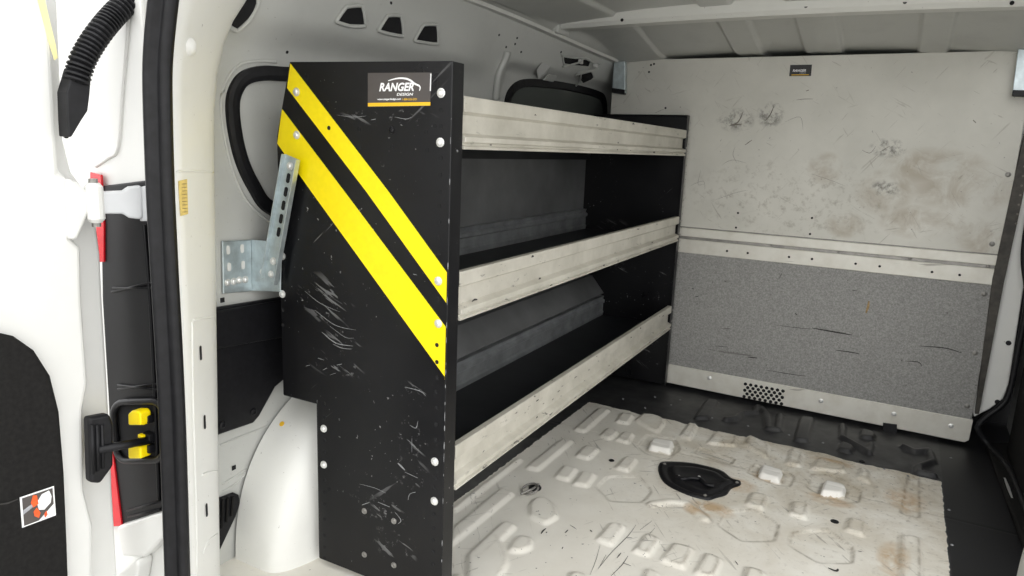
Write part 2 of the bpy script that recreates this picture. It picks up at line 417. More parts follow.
PADS = [[(469, 554), (505, 521), (517.5, 525), (499, 540), (480, 560)], [(469, 554), (495, 532), (507, 560), (495, 580), (470, 585)],
        [(512, 543), (520, 535), (531, 537.5), (530, 545), (521, 549), (511, 548)],
        [(617.5, 420), (623, 412.5), (632.5, 414), (627, 422)], [(602, 434), (609, 427.5), (617.5, 431), (609, 437.5)],
        [(617.5, 438), (625, 431), (632.5, 433), (627, 441)], [(578, 454), (587, 445), (597.5, 448), (587.5, 457)],
        [(617.5, 466), (627, 456), (636, 458), (627, 469)], [(557, 475), (565, 465), (576, 467.5), (567.5, 478)],
        [(575, 482), (584, 470.5), (594, 473), (586, 484)], [(637.5, 419), (647, 411), (662, 417.5), (663, 422.5), (657, 430), (648, 426)],
        [(599, 537), (612, 522), (622.5, 524), (611, 542)], [(636, 549), (648, 533), (658, 537.5), (647, 552.5)],
        [(663, 558), (675, 542.5), (691, 547), (683, 565)], [(566, 588), (572, 571), (585, 573), (583, 590)],
        [(640, 590), (648, 568), (658, 572), (654, 590)], [(682, 434), (691, 421.5), (696, 422.5), (689, 437.5)],
        [(709, 441.5), (717.5, 431), (736, 435), (734, 444)], [(746, 443), (750, 435), (768, 443), (766, 455)],
        [(748, 502), (753, 492), (766, 494), (762, 507)], [(697.5, 571), (707, 552.5), (720, 557.5), (712, 575)],
        [(741, 588), (748, 566), (762, 570), (760, 590)], [(788, 462), (792.5, 447.5), (802, 449), (799, 464)],
        [(813, 467), (820, 457), (843, 462), (844, 470)], [(859, 476), (862.5, 467), (870, 471), (868, 480)],
        [(791.5, 512), (794, 501), (807, 502.5), (805, 516)], [(847.5, 528), (851, 517), (864, 521), (862.5, 533)],
        [(452, 590), (455, 573), (462, 574), (466, 590)],
        [(531, 503), (537, 497), (545, 497), (554, 505), (556, 515), (545, 521), (532, 514)],
        [(696, 417.5), (708, 400), (717, 401), (708, 417.5)], [(796, 439), (802, 417.5), (812.5, 418), (807, 440)],
        [(840, 449), (842.5, 442.5), (852, 446), (850, 451)], [(862, 436), (863, 430), (873, 432.5), (872.5, 437.5)]]
TABS = [[(653, 438), (673, 441), (670, 450), (650, 446)], [(763, 464), (782, 470), (779, 479), (760, 473)], [(826, 480), (845, 485), (843, 493), (822, 491)]]
HEXES = [[(637, 446), (648, 434), (675, 439), (680, 449), (668, 459), (647, 454)], [(597, 487), (608, 476), (640, 476), (652, 491), (642, 502), (610, 501)],
         [(747, 472), (755, 464), (787, 471), (795, 477), (790, 486), (772, 484)], [(718, 525), (725, 511), (753, 509), (779, 524), (774, 541), (742, 541)],
         [(807, 487), (812, 474), (835, 475), (861, 491), (859, 502), (835, 503)], [(789, 545), (792.5, 532), (827.5, 529), (853, 547), (852, 563), (818, 562.5)],
         [(901, 513), (908.5, 476), (919, 478), (919, 517.5)], [(694, 453), (700, 447), (735, 459), (731, 464)]]
BEADS = [([(653, 503), (670, 500.5), (686, 502), (697, 510), (705, 518)], .012), ([(726, 419), (736, 418), (742, 413), (755, 412), (758, 406)], .009),
         ([(762, 408), (766, 413), (768, 428), (778, 429), (780, 415)], .010), ([(842.5, 425), (842.5, 437), (862, 447.5), (869, 452), (871, 444)], .008),
         ([(904, 446), (914, 451), (929, 450), (933, 461), (919, 466), (919, 472), (934, 475)], .008),
         ([(455, 508), (472, 495), (519, 459)], .007)]
WEAR = []
def floor_fn(X, Y):
    Z = np.zeros_like(X); W = np.zeros_like(X); TM = np.zeros_like(X)
    for h in HEXES:
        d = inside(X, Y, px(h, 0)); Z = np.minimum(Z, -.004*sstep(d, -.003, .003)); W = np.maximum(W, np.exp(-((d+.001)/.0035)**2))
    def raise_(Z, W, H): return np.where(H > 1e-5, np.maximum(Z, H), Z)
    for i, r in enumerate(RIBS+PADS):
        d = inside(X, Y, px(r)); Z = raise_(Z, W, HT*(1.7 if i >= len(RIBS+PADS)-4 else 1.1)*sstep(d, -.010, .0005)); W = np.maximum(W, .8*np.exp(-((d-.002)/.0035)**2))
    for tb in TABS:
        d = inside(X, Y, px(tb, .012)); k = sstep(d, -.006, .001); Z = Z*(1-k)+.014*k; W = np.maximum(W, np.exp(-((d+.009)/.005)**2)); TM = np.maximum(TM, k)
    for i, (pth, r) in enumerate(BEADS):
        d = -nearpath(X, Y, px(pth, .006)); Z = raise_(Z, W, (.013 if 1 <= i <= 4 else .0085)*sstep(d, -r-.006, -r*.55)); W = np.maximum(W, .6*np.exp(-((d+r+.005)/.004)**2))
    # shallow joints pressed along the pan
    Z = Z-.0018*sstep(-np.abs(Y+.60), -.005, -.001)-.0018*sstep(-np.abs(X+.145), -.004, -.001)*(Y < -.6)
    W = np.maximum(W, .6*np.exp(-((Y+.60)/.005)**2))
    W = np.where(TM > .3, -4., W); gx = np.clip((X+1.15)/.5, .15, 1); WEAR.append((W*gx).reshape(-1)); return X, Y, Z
fine_x = np.arange(-1.31, .101, .0052); ys = np.concatenate([np.arange(-1.98, -1.62, .02), np.arange(-1.62, .02, .0052), np.arange(.05, .4, .05)])
xs = np.concatenate([np.arange(-1.47, -1.315, .03), fine_x, [.14, .18]])
floor = struct(grid_mesh('floor', xs, ys, floor_fn, 'floor'), 'pressed steel van floor, dirty white paint over black')
floor.data.attributes.new('wear', 'FLOAT', 'POINT').data.foreach_set('value', WEAR[0].astype(np.float32))

# ------------------------------------------------------------------ left wall, roof
def zt(Y): return 1.312-.047*sstep(Y, -1., .05)
def xtop(Y): return -1.365+.065*sstep(Y, -1.1, .05)
def xlow(Y): return -1.462+.036*(np.asarray(Y)+1.7)/1.7
def wallX(Y, Z):
    top, low, ztop = xtop(Y), xlow(Y), zt(Y)
    s = np.clip((Z-.99)/(ztop-.99), 0, 1); x = low+(top-low)*s**1.3
    rear = 1-sstep(Y, -1.0, -.72)
    x = x+rear*.034*sstep(Z, 1.105-.02*sstep(-Y, 1.35, 1.75), 1.165)*(1-.85*sstep(Z, 1.2, 1.31))
    x = x-.028*sstep(Y, -.70, -.66)*(1-sstep(Z, 1.165, 1.19))*sstep(Z, .9, 1.0)
    return x
def onW(q, off=0.0):
    X = -1.42
    for _ in range(40): p = onX(q, X); X = .5*X+.5*(float(wallX(p[1], p[2]))+off)
    return onX(q, X)
def wall_n(p):
    e = .004; dy = (wallX(p[1]+e, p[2])-wallX(p[1]-e, p[2]))/(2*e); dz = (wallX(p[1], p[2]+e)-wallX(p[1], p[2]-e))/(2*e)
    return V((1, -float(dy), -float(dz))).normalized()
wy = np.arange(-1.84, .36, .02)
def wall_fn(A, B):
    Zr = B*zt(A); return wallX(A, Zr), A, Zr
wall = struct(grid_mesh('wall_left', wy, np.concatenate([np.arange(-.02, .75, .05), np.arange(.75, 1.0001, .0083)]), wall_fn, 'paint_shaded'), 'bare painted steel side of the van behind the shelving')

def roof_z(X, Y):
    c = 1-((X+.68)/.70)**2
    return 1.318+.036*c-(.058+.008*c)*sstep(Y, -.42, .03)
SEAM = [float(onZ(q, 1.335)[0]) for q in ((602, 38), (655, 35), (727, 30), (760, 32), (803, 30), (843, 30), (921, 30), (952, 28))]
def roof_fn(A, B):
    X = xtop(B)+(A)*(.02-xtop(B)); Z = roof_z(X, B)
    g = 0
    for a, b in zip(SEAM[0::2], SEAM[1::2]): g = g+.010*(sstep(X, a-.005, a+.005)-sstep(X, b-.005, b+.005))
    e = sstep(A, 0, .03)*(1-sstep(A, .97, 1.))
    Z = Z*e+(1-e)*(zt(B)); Z = Z-g*e
    return X, B, Z
ceil = struct(grid_mesh('ceiling', np.linspace(0, 1, 260), np.concatenate([np.arange(-1.98, -.62, .05), np.arange(-.6, .36, .02)]), roof_fn, 'roof'), 'bare grey roof underside with shallow lengthwise pressings')
# seam flange where the roof meets the side
bm = BM(); pth = [V((xtop(y)+.006, y, zt(y)-.004)) for y in np.arange(-1.9, .02, .06)]
sweep(bm, pth, [(-.014, -.006), (.014, -.006), (.016, .004), (-.014, .006)], (0, 0, 1))
struct(obj('trim_1', bm, 'paint_mid', smooth=False), 'pale roof seam flange along the left side')
# cross bow
bm = BM()
def bow_pt(x, y, top):
    c = 1-((x+.68)/.70)**2
    return V((x, y+.02*c*0, (1.300+.011*c) if not top else (1.346+.011*c)))
bx_ = np.linspace(-1.352, .02, 40)
rings = []
for x in bx_:
    lo, hi = bow_pt(x, 0, 0).z, bow_pt(x, 0, 1).z
    rings.append([bm.verts.new((x, y, z)) for y, z in ((-.535, hi), (-.528, lo+.012), (-.518, lo), (-.47, lo), (-.455, lo+.01), (-.45, hi))])
for a, b in zip(rings, rings[1:]):
    for k in range(5): bm.faces.new([a[k], a[k+1], b[k+1], b[k]])
bow = struct(obj('roof_bow', bm, 'paint_mid', smooth=False), 'pale pressed cross bar under the roof')
discs('drilled_hole', [onY(q, -.5285) for q in ((806, 6), (905, 2), (622, 20), (1012, 3))], (0, -1, 0), .005, 'hole', bow)
bm = BM()
box(bm, (-1.368, -.54, 1.288), (-1.30, -.45, 1.318))
obj('bow_foot', bm, 'paint_shaded', bow, bevel=.006)

# bulkhead gap: a black sheet added in place of the shaded cab beyond
bm = BM(); box(bm, (-1.55, .33, -.05), (.25, .36, 1.42)); struct(obj('cab_blackout', bm, 'hole'), 'black sheet standing in for the dark cab beyond the bulkhead')

# openings in the roof rail
def wall_poly(pix, off): return [onW(q, off) for q in pix]
def blunt(P, f=.13):
    o = []
    for i in range(len(P)): a, b, c = V(P[i-1]), V(P[i]), V(P[(i+1) % len(P)]); o += [b.lerp(a, f), b.lerp(c, f)]
    return o
def opening(pix, name, parent, rim=.0045):
    bm = BM(); cx_, cy_ = sum(q[0] for q in pix)/len(pix), sum(q[1] for q in pix)/len(pix); P = wall_poly([(cx_+(q[0]-cx_)*1.16, cy_+(q[1]-cy_)*1.16) for q in pix], .003); L = smooth_path(blunt(P), 3, True); tube(bm, L, rim, 8, True, up=(1, .02, .03))
    obj('pressed_rim', bm, 'paint_shaded', parent, smooth=True)
    bm = BM(); c = sum((V(p) for p in P), Vector())/len(P); rows = []
    for s_ in (1., .66, .33):
        r_ = []
        for v in L:
            q = c.lerp(v, s_); r_.append(bm.verts.new((float(wallX(q.y, q.z))+.0022, q.y, q.z)))
        rows.append(r_)
    ce = bm.verts.new((float(wallX(c.y, c.z))+.0022, c.y, c.z))
    for A_, B_ in zip(rows, rows[1:]):
        for i in range(len(L)): bm.faces.new([A_[i-1], A_[i], B_[i], B_[i-1]])
    for i in range(len(L)): bm.faces.new([rows[-1][i-1], rows[-1][i], ce])
    obj(name, bm, 'hole', parent)
opening([(231, 24), (229, 12), (234, -3), (244, -12), (256, -10), (256, 5), (248, 19), (238, 28)], 'rail_opening', wall)
opening([(338, 21), (347, 8), (361, 7), (364, 25), (350, 25)], 'rail_opening', wall)
opening([(380, 30), (388, 17), (400, 17), (402, 35), (390, 33)], 'rail_opening', wall)
opening([(416, 40), (424, 26), (436, 26), (437, 43), (427, 42)], 'rail_opening', wall)
discs('drilled_hole', [onW(q) for q in ((391, 3), (287, 52), (499, 35), (517, 38), (515, 44), (521, 52), (506, 47), (561, 52))], wall_n, .0035, 'hole', wall, .0012)

# blanked side window with its rubber
bm = BM()
vis = [(291, 74), (265, 73), (247, 77), (238, 86), (233, 103), (235, 130), (242, 160), (254, 186), (270, 207)]
g = [onW(q, .004) for q in vis]
for y, z in ((-1.50, .75), (-1.15, .76), (-1.05, .80), (-1.02, .95), (-1.06, 1.04), (-1.15, 1.07), (-1.4, 1.075)): g.append(np.array([float(wallX(y, z))+.004, y, z]))
sweep(bm, smooth_path(g, 6, True), [(-.0155, -.004), (.0155, -.004), (.014, .004), (.005, .006), (-.005, .006), (-.014, .004)], (1, .001, .0), True)
w1 = struct(obj('window_1', bm, 'rubber', smooth=False), 'black rubber loop around a blanked side window')
bm = BM()
vis = [(276, 62), (256, 61), (238, 66), (225, 84), (221, 108), (226, 145), (236, 180), (250, 205), (272, 224)]
tube(bm, smooth_path([onW(q, .0005) for q in vis], 6), .0035, 6)
obj('pressed_edge', bm, 'paint_shaded', w1, smooth=True)
# glazed side window ahead of it
bm = BM(); vis = [(507, 106), (511, 92), (521, 84), (540, 83), (570, 87), (597, 94), (604, 101), (605, 118)]
g = [onW(q, .006) for q in vis]; ya, yb = float(g[0][1]), float(g[-1][1])
loop = g+[np.array([float(wallX(yb, .97))+.006, yb, .97]), np.array([float(wallX(ya, .97))+.006, ya, .97])]
lp = smooth_path(loop, 5, True)
sweep(bm, lp, [(-.014, -.006), (.014, -.006), (.012, .006), (-.012, .006)], (1, .001, 0), True)
w2 = struct(obj('window_2', bm, 'rubber'), 'dark side window above the top shelf')
bm = BM(); c0 = sum((V(p) for p in lp), Vector())/len(lp)
ce = bm.verts.new(c0-V((.002, 0, 0))); vs = [bm.verts.new(v-V((.003, 0, 0))) for v in lp]
for i in range(len(vs)): bm.faces.new([vs[i-1], vs[i], ce])
obj('glass', bm, 'glass', w2, smooth=True)
# pressed stay and pillar bits on the side above the top shelf
bm = BM(); P = [onW(q, .010) for q in ((510, 52), (507, 62), (501, 76), (498, 100))]; sweep(bm, smooth_path(P, 5), [(-.006, -.01), (.02, -.01), (.016, .002), (-.002, .004)], (1, 0, 0))
obj('pressed_rib', bm, 'paint_shaded', wall, smooth=True)

# wheel arch
def arch_fn(sx, side):
    def fn(A, B):
        # A runs along the van 0..1, B across from the wall to the floor on the inner side 0..1
        y0, y1 = -1.728, -.55
        th = A*math.pi; yc, ry = (y0+y1)/2, (y1-y0)/2
        Yp = yc-np.sign(np.cos(th))*np.abs(np.cos(th))**.72*ry; prof = np.abs(np.sin(th))**.72
        Zt = .445*prof
        phi = B*math.pi/2
        dx = .172*np.sin(phi)**.5; z = Zt*np.cos(phi)**.42
        dx = dx*(.30+.70*prof**.6)
        return -1.455+dx, Yp, z-.05
    return fn
arch = struct(grid_mesh('wheel_arch', np.linspace(0, 1, 64), np.linspace(0, 1, 26), arch_fn(0, -1), 'paint'), 'smooth white wheel arch behind the shelving end panel')
def arch_r(A, B):
    x, y, z = arch_fn(0, -1)(A, B); return .175-(x+1.455)*.80, (y+.55)*.86-.87, z*.9
struct(grid_mesh('wheel_arch', np.linspace(0, 1, 48), np.linspace(0, 1, 20), arch_r, 'paint'), 'white wheel arch on the right side')
ok_, hit, hn_, _ = arch.ray_cast(V(CAM), V(ray(282, 424)).normalized())
if ok_:
    bm = BM(); disc(bm, hit-hn_*.0005, hn_ if hn_.dot(V(CAM)-hit) > 0 else -hn_, .006, .0012, 10); obj('wax_spot', bm, 'label_orange', arch)
# ------------------------------------------------------------------ rear pillar and door jamb
bm = BM()
Lp = [(178, -30), (176, 0), (174, 20), (172, 45), (171, 75), (171, 110), (173, 170), (180, 300), (186, 450), (191, 576), (195, 680)]
Rp = [(262, -30), (246, -2), (232, 20), (223, 42), (216, 75), (213, 110), (213, 170), (215, 300), (217, 450), (219, 576), (221, 660)]
cols = []
for l, r in zip(Lp, Rp):
    a = onY(l, -1.965); b = onX(r, -1.345); mid = a*.5+b*.5+np.array([.006, -.006, 0])
    cols.append([a+np.array([-.03, -.015, 0]), a, a*.75+b*.25+np.array([.005, -.004, 0]), mid, b*.85+a*.15+np.array([.003, -.002, 0]), b, b+np.array([-.012, .012, 0]), b+np.array([-.13, .07, 0])])
ring = [[bm.verts.new(V(p)) for p in c] for c in cols]
for a, b in zip(ring, ring[1:]):
    for k in range(len(a)-1): bm.faces.new([a[k], a[k+1], b[k+1], b[k]])
pil = struct(obj('trim_2', bm, 'paint', smooth=True), 'white painted rear pillar beside the door seal')
def on_pillar(q, lift=.0):
    ok, h, n, _ = pil.ray_cast(V(CAM), V(ray(*q)).normalized())
    if not ok: h = V(onX(q, -1.345)); n = V((.8, -.6, 0))
    if n.dot(V(CAM)-h) < 0: n = -n
    return np.array(h+n*lift), np.array(n)
for q in ((200, 353), (204, 422), (206, 510)):
    bm = BM(); p, n = on_pillar(q); s = V(np.cross(n, [0, 0, 1])); prism(bm, [V(p)+s*x+V((0, 0, z))+V(n)*.001 for x, z in rounded(-.0035, -.013, .0035, .013, .003)], V(n)*.001); obj('slot', bm, 'hole', pil)
for pts in ([(176, 171), (195, 171), (213, 172)], [(193, 320), (205, 318), (214, 317)], [(202, 475), (208, 472), (217, 471)], [(203, 553), (209, 540), (217, 534)], [(197, 576), (196, 500), (193, 400), (192, 322)]):
    bm = BM(); tube(bm, smooth_path([on_pillar(q, .0)[0] for q in pts], 5), .0022, 6); obj('pressed_edge', bm, 'paint', pil, smooth=True)
bm = BM(); p, n = on_pillar((190, 47)); lathe(bm, p, n, [(.016, -.004), (.013, .005), (.006, .009), (0, .0095)], 14)
obj('pressed_dimple', bm, 'paint', pil, smooth=True)
p, n = on_pillar((181, 197)); lab = thing('pillar_label', p, 'small faded yellow paper label on the white rear pillar', 'label')
bm = BM(); prism(bm, [on_pillar(q, .0012)[0] for q in ((177.5, 181), (186, 179), (187, 214), (179.5, 216))], V(n)*.0008); obj('label_face', bm, 'label_yellow', lab)
bm = BM()
for i in range(9):
    y = 184+i*3.5; stroke(bm, [on_pillar((180+.12*i, y), .0023)[0], on_pillar((182.5+.12*i, y-.2), .0023)[0], on_pillar((185+.12*i, y-.4), .0023)[0]], n, .0006)
obj('label_print', bm, 'mark_brown', lab)

# jamb plate outside the seal
JY = -1.99
bm = BM(); prism(bm, [(-1.58, JY, -.2), (-1.295, JY, -.2), (-1.285, JY, .3), (-1.28, JY, 1.3), (-1.58, JY, 1.3)], (0, .03, 0))
jamb = struct(obj('trim_3', bm, 'paint_clean', bevel=.004), 'white outer door jamb between the seal and the open door')
bm = BM(); tube(bm, smooth_path([onY(q, JY-.001) for q in ((129, 5), (127, 40), (122, 100), (118, 148), (108, 158), (96, 166))], 6), .003, 6); obj('pressed_edge', bm, 'paint_clean', jamb, smooth=True)
bm = BM(); prism(bm, [onY(q, JY-.022) for q in ((116, 527), (150, 516), (164, 512), (163, 538), (149, 553), (143, 558), (122, 557))], (0, .03, 0)); obj('bumper_corner', bm, 'paint_clean', jamb, bevel=.006, seg=3)
bm = BM(); prism(bm, [onY(q, JY-.03) for q in ((112, 590), (118, 572), (128, 566), (136, 560), (138, 566), (134, 590))], (0, .03, 0)); obj('bumper_corner', bm, 'paint_clean', jamb, bevel=.005, seg=3)

# door seal: double lobed rubber along the opening
bm = BM()
pth = smooth_path([onY(q, -2.0) for q in ((172, -60), (164, 0), (158.5, 60), (158.5, 110), (161, 190), (165, 270), (170, 360), (174, 450), (178, 576), (181, 680))], 6)
lobe = [(x*.66, y*.66) for x, y in [(-.031, -.004), (-.031, .010), (-.024, .017), (-.012, .016), (-.004, .007), (.002, .007), (.010, .018), (.022, .021), (.029, .013), (.030, -.004), (.02, -.012), (-.02, -.012)]]
sweep(bm, pth, lobe, (.45, -.9, 0))
tag(obj('door_seal', bm, 'rubber', smooth=True), 'thick black rubber door seal running down the rear pillar', 'seal')

# tail light: red lens edges either side of a black backing
tl = thing('tail_light', onY((125, 350), JY), 'red tail lamp in a black housing between the seal and the door', 'tail light')
bm = BM(); prism(bm, [onY(q, JY-.006) for q in ((100, 186), (148, 180), (152, 225), (157, 300), (162, 400), (166, 512), (150, 517), (124, 525), (114, 525), (108, 400), (102, 300))], (0, .02, 0))
hs = obj('housing', bm, 'plastic_deep', tl, bevel=.003)
for a, b in (((112, 292), (157, 281)), ((113, 288), (156, 288)), ((118, 389), (162, 383)), ((118, 385), (161, 390)), ((127, 511), (165, 500)), ((128, 517), (160, 509))):
    bm = BM(); tube(bm, [onY(a, JY-.008), onY(b, JY-.008)], .0022, 6); obj('moulded_rib', bm, 'plastic_deep', hs, smooth=True)
bm = BM(); tube(bm, smooth_path([onY(q, JY-.009) for q in ((144, 225), (150, 300), (155, 400), (159, 500))], 4), .003, 6); obj('moulded_rib', bm, 'plastic_deep', hs, smooth=True)
for q4 in (((90, 172), (100.5, 175), (101.5, 190), (90, 193)), ((94, 197), (101.5, 197), (103.5, 225), (103.5, 262), (98, 262)), ((104, 440), (111, 440), (115.5, 478), (121.5, 526), (106, 527))):
    bm = BM(); prism(bm, [onY(q, JY-.009) for q in q4], (0, .004, 0)); obj('lens', bm, 'red', tl, bevel=.0005)

# ------------------------------------------------------------------ open rear door
dr = thing('rear_door', (-1.37, -2.3, .2), 'white rear cargo door swung open at the left', 'door')
bm = BM(); D1 = -1.372
prism(bm, [onX(q, D1) for q in ((50, -60), (58, 0), (64, 140), (72, 172), (84, 188), (92, 205), (97, 225), (101, 255), (103, 300), (108, 384), (111, 440), (113, 490), (118, 576), (120, 700))]+[np.array([D1, -2.75, -.15]), np.array([D1, -2.75, 1.25])], (-.03, 0, 0))
obj('door_flange', bm, 'paint_clean', dr, bevel=.006, seg=3)
bm = BM(); D2 = -1.335
prism(bm, [onX(q, D2) for q in ((40, -60), (50, 0), (57, 130), (60, 172), (70, 178), (72, 238), (82, 247), (83, 300), (89, 384), (84, 410), (85, 490), (94, 525), (93, 600), (96, 700))]+[np.array([D2, -2.73, -.13]), np.array([D2, -2.73, 1.23])], (-.04, 0, 0))
dsh = obj('door_shell', bm, 'paint_clean', dr, bevel=.008, seg=3)
bm = BM(); D3 = -1.329
dn = (.014, 0, 0)
prism(bm, [onX(q, D3) for q in ((-60, 322), (-8, 331), (10, 335), (30, 349), (46, 374), (55, 410), (60, 470), (63, 540), (65, 600), (66, 690))]+[np.array([D3, -2.7, -.1]), np.array([D3, -2.7, .66])], dn)
tp = obj('trim_panel', bm, 'plastic_dull', dr, bevel=.006, seg=3); tp['label'] = 'black lining panel with a rounded corner'
bm = BM(); D4 = -1.3135
stroke(bm, [onX(q, D4) for q in ((-5, 505), (8, 503), (18, 499))], (1, 0, 0), .0012)
obj('crease', bm, 'mark', tp)
bm = BM(); st = [onX(q, D4-.001) for q in ((19.5, 497.5), (53.5, 486), (55.5, 515), (22, 527.5))]; prism(bm, st, (.0012, 0, 0))
sk = obj('warning_sticker', bm, 'label_white', tp); sk['label'] = 'small sticker with white border and orange figures'
def sticker_pt(u, v, k):
    a, b, c, d = st; p = (a*(1-u)+b*u)*(1-v)+(d*(1-u)+c*u)*v; return p+np.array([.0012+.0003*k, 0, 0])
def sticker_piece(name, uv, k, mat):
    bm = BM(); prism(bm, [sticker_pt(u, v, k) for u, v in uv], (.0002, 0, 0)); o = obj(name, bm, mat); o.parent = tp
sticker_piece('sticker_ground', ((.05, .04), (.95, .04), (.95, .58), (.48, .96), (.05, .96)), 1, 'label_dark')
sticker_piece('sticker_belt', ((.05, .44), (.34, .32), (.42, .40), (.05, .58)), 2, 'label_grey')
sticker_piece('sticker_seat', ((.46, .34), (.62, .12), (.84, .08), (.90, .30), (.86, .50), (.66, .66), (.50, .60)), 2, 'label_white')
sticker_piece('sticker_figure', ((.28, .28), (.36, .06), (.47, .10), (.50, .40), (.34, .46)), 3, 'label_red')
sticker_piece('sticker_figure', ((.34, .60), (.44, .50), (.54, .72), (.48, .86), (.36, .76)), 3, 'label_red')
sticker_piece('sticker_figure', ((.64, .80), (.72, .72), (.74, .86), (.66, .94)), 3, 'label_red')
bm = BM(); prism(bm, [onX(q, D2) for q in ((36, -5), (43, -5), (50, 25), (55, 45), (57, 58), (54, 60), (48, 40))], (.002, 0, 0)); obj('sealant_strip', bm, 'wax', dr)

# hinge between jamb and door
p1 = onY((150, 203), JY); hn = np.array([.90, -.43, 0])
bm = BM(); prism(bm, [onP(q, p1, hn) for q in ((99, 192), (123, 191), (129, 187), (141, 185.5), (143, 190), (143, 217), (140, 219.5), (129, 218), (123, 214), (99, 214))], hn*-.018); hg = obj('hinge_arm', bm, 'hinge', dr, bevel=.004, seg=3); hg['label'] = 'white steel hinge arm'
bm = BM(); prism(bm, [onY(q, JY-.003) for q in ((142, 187), (151, 185), (153, 221), (143, 221))], (0, -.006, 0)); obj('jamb_plate', bm, 'hinge', hg, bevel=.002)
bm = BM(); p2 = onP((95, 203), p1, hn)+hn*-.004
lathe(bm, p2-np.array([0, 0, .030]), (0, 0, 1), [(0, 0), (.008, 0), (.013, .006), (.013, .054), (.008, .060), (0, .060)], 14); obj('knuckle', bm, 'paint_clean', hg, bevel=.0, smooth=False)
bm = BM(); lathe(bm, p2-np.array([0, 0, .036]), (0, 0, 1), [(0, 0), (.0065, 0), (.0065, .072), (0, .072)], 10); obj('pin', bm, 'steel_dark', hg)
bm = BM(); prism(bm, [onX(q, D2+.012) for q in ((69, 178), (80, 183), (89, 193), (89, 213), (84, 226), (78, 240), (71, 240))], (-.03, 0, 0)); obj('door_bracket', bm, 'paint_clean', hg, bevel=.006, seg=3)

# door check strap
ck = thing('door_check_strap', onY((125, 445), JY), 'black door check strap with two yellow stops in a boxed recess', 'door stop')
bm = BM(); P = rounded(0, 0, 1, 1, .22, 5)
def quad(u, v, q, fn): (a, b, c, d) = q; x = (a[0]*(1-u)+b[0]*u)*(1-v)+(d[0]*(1-u)+c[0]*u)*v; y = (a[1]*(1-u)+b[1]*u)*(1-v)+(d[1]*(1-u)+c[1]*u)*v; return fn((x, y))
hq = ((113, 402), (163, 401), (165, 460), (117, 461))
sweep(bm, [quad(u, v, hq, lambda s: onY(s, JY-.012)) for u, v in P], circ(.006, 8), (0, 1, 0), True); obj('housing_rim', bm, 'plastic', ck, smooth=True)
bm = BM(); prism(bm, [quad(u, v, hq, lambda s: onY(s, JY-.0065)) for u, v in P], (0, .002, 0)); obj('housing_back', bm, 'hole', ck)
bm = BM(); prism(bm, [onX(q, D2+.02) for q in ((89, 418), (110, 414), (114, 424), (114, 466), (101, 484), (91, 483))], (-.018, 0, 0)); bt = obj('boot', bm, 'rubber', ck, bevel=.005, seg=3)
for i in range(3):
    bm = BM(); tube(bm, [onX((92+5*i, 425), D2+.021), onX((93+5*i, 474-3*i), D2+.021)], .003, 6); obj('boot_fold', bm, 'rubber', bt, smooth=True)
bm = BM(); a, b = V(onX((98, 450), D2+.02)), V(onY((150, 440), JY-.014)); tube(bm, [a, a.lerp(b, .5), b], .007, 8); obj('strap', bm, 'plastic', ck, smooth=True)
for yy in ((411, 425.5), (445, 459)):
    bm = BM(); prism(bm, [onY(q, JY-.032) for q in ((127.5, yy[0]+3), (131, yy[0]), (137, yy[0]), (140, yy[0]+3), (140.5, yy[1]), (128, yy[1]))], (0, .02, 0)); o = obj('stop', bm, 'yellow_plastic', ck, bevel=.003, seg=3); o['label'] = 'yellow stop block'
for q in ((146, 418), (147, 437), (147, 448)):
    bm = BM(); p = onY(q, JY-.016); box(bm, p-np.array([.011, .004, .007]), p+np.array([.011, .010, .007])); obj('roller_carrier', bm, 'plastic', ck, bevel=.002)
for q in ((143, 422), (142, 436)):
    bm = BM(); p = onY(q, JY-.022); box(bm, p-np.array([.006, .004, .003]), p+np.array([.006, .006, .003])); obj('spring_clip', bm, 'yellow_plastic', ck, bevel=.001)

# wiring conduit
p0, p1_ = onX((72, 100), -1.318), onX((66, 128), D2+.004)
wc = thing('wiring_conduit', p0, 'black corrugated wiring hose looping from the body to the rear door', 'hose')
path = [V(onX(q, x)) for q, x in (((76, 82), -1.312), ((82, 62), -1.310), ((91, 45), -1.309), ((103, 28), -1.309), ((117, 12), -1.310), ((130, 0), -1.312), ((146, -14), -1.318))]
fine = smooth_path(path, 40); step = .0052; acc = 0; keep = [fine[0]]
for a, b in zip(fine, fine[1:]):
    acc += (b-a).length
    if acc >= step/3: keep.append(b); acc = 0
bm = BM(); sweep(bm, keep, lambda i: circ((.0135, .0175, .0175)[i % 3], 14), (.9, .1, .3)); obj('corrugated_tube', bm, 'rubber', wc, smooth=False)
bm = BM(); prism(bm, [onX(q, D2+.028) for q in ((74, 68), (84, 66), (92, 71), (90, 95), (88, 111), (82, 120), (72, 137), (69, 137), (68, 120), (67, 92))], (-.026, 0, 0)); obj('boot', bm, 'rubber', wc, bevel=.009, seg=4)
bm = BM(); prism(bm, [onX(q, D2+.010) for q in ((63, 88), (68, 86), (78, 110), (76, 124), (69, 139), (65.5, 138))], (-.008, 0, 0)); obj('boot_flange', bm, 'plastic', wc, bevel=.003)

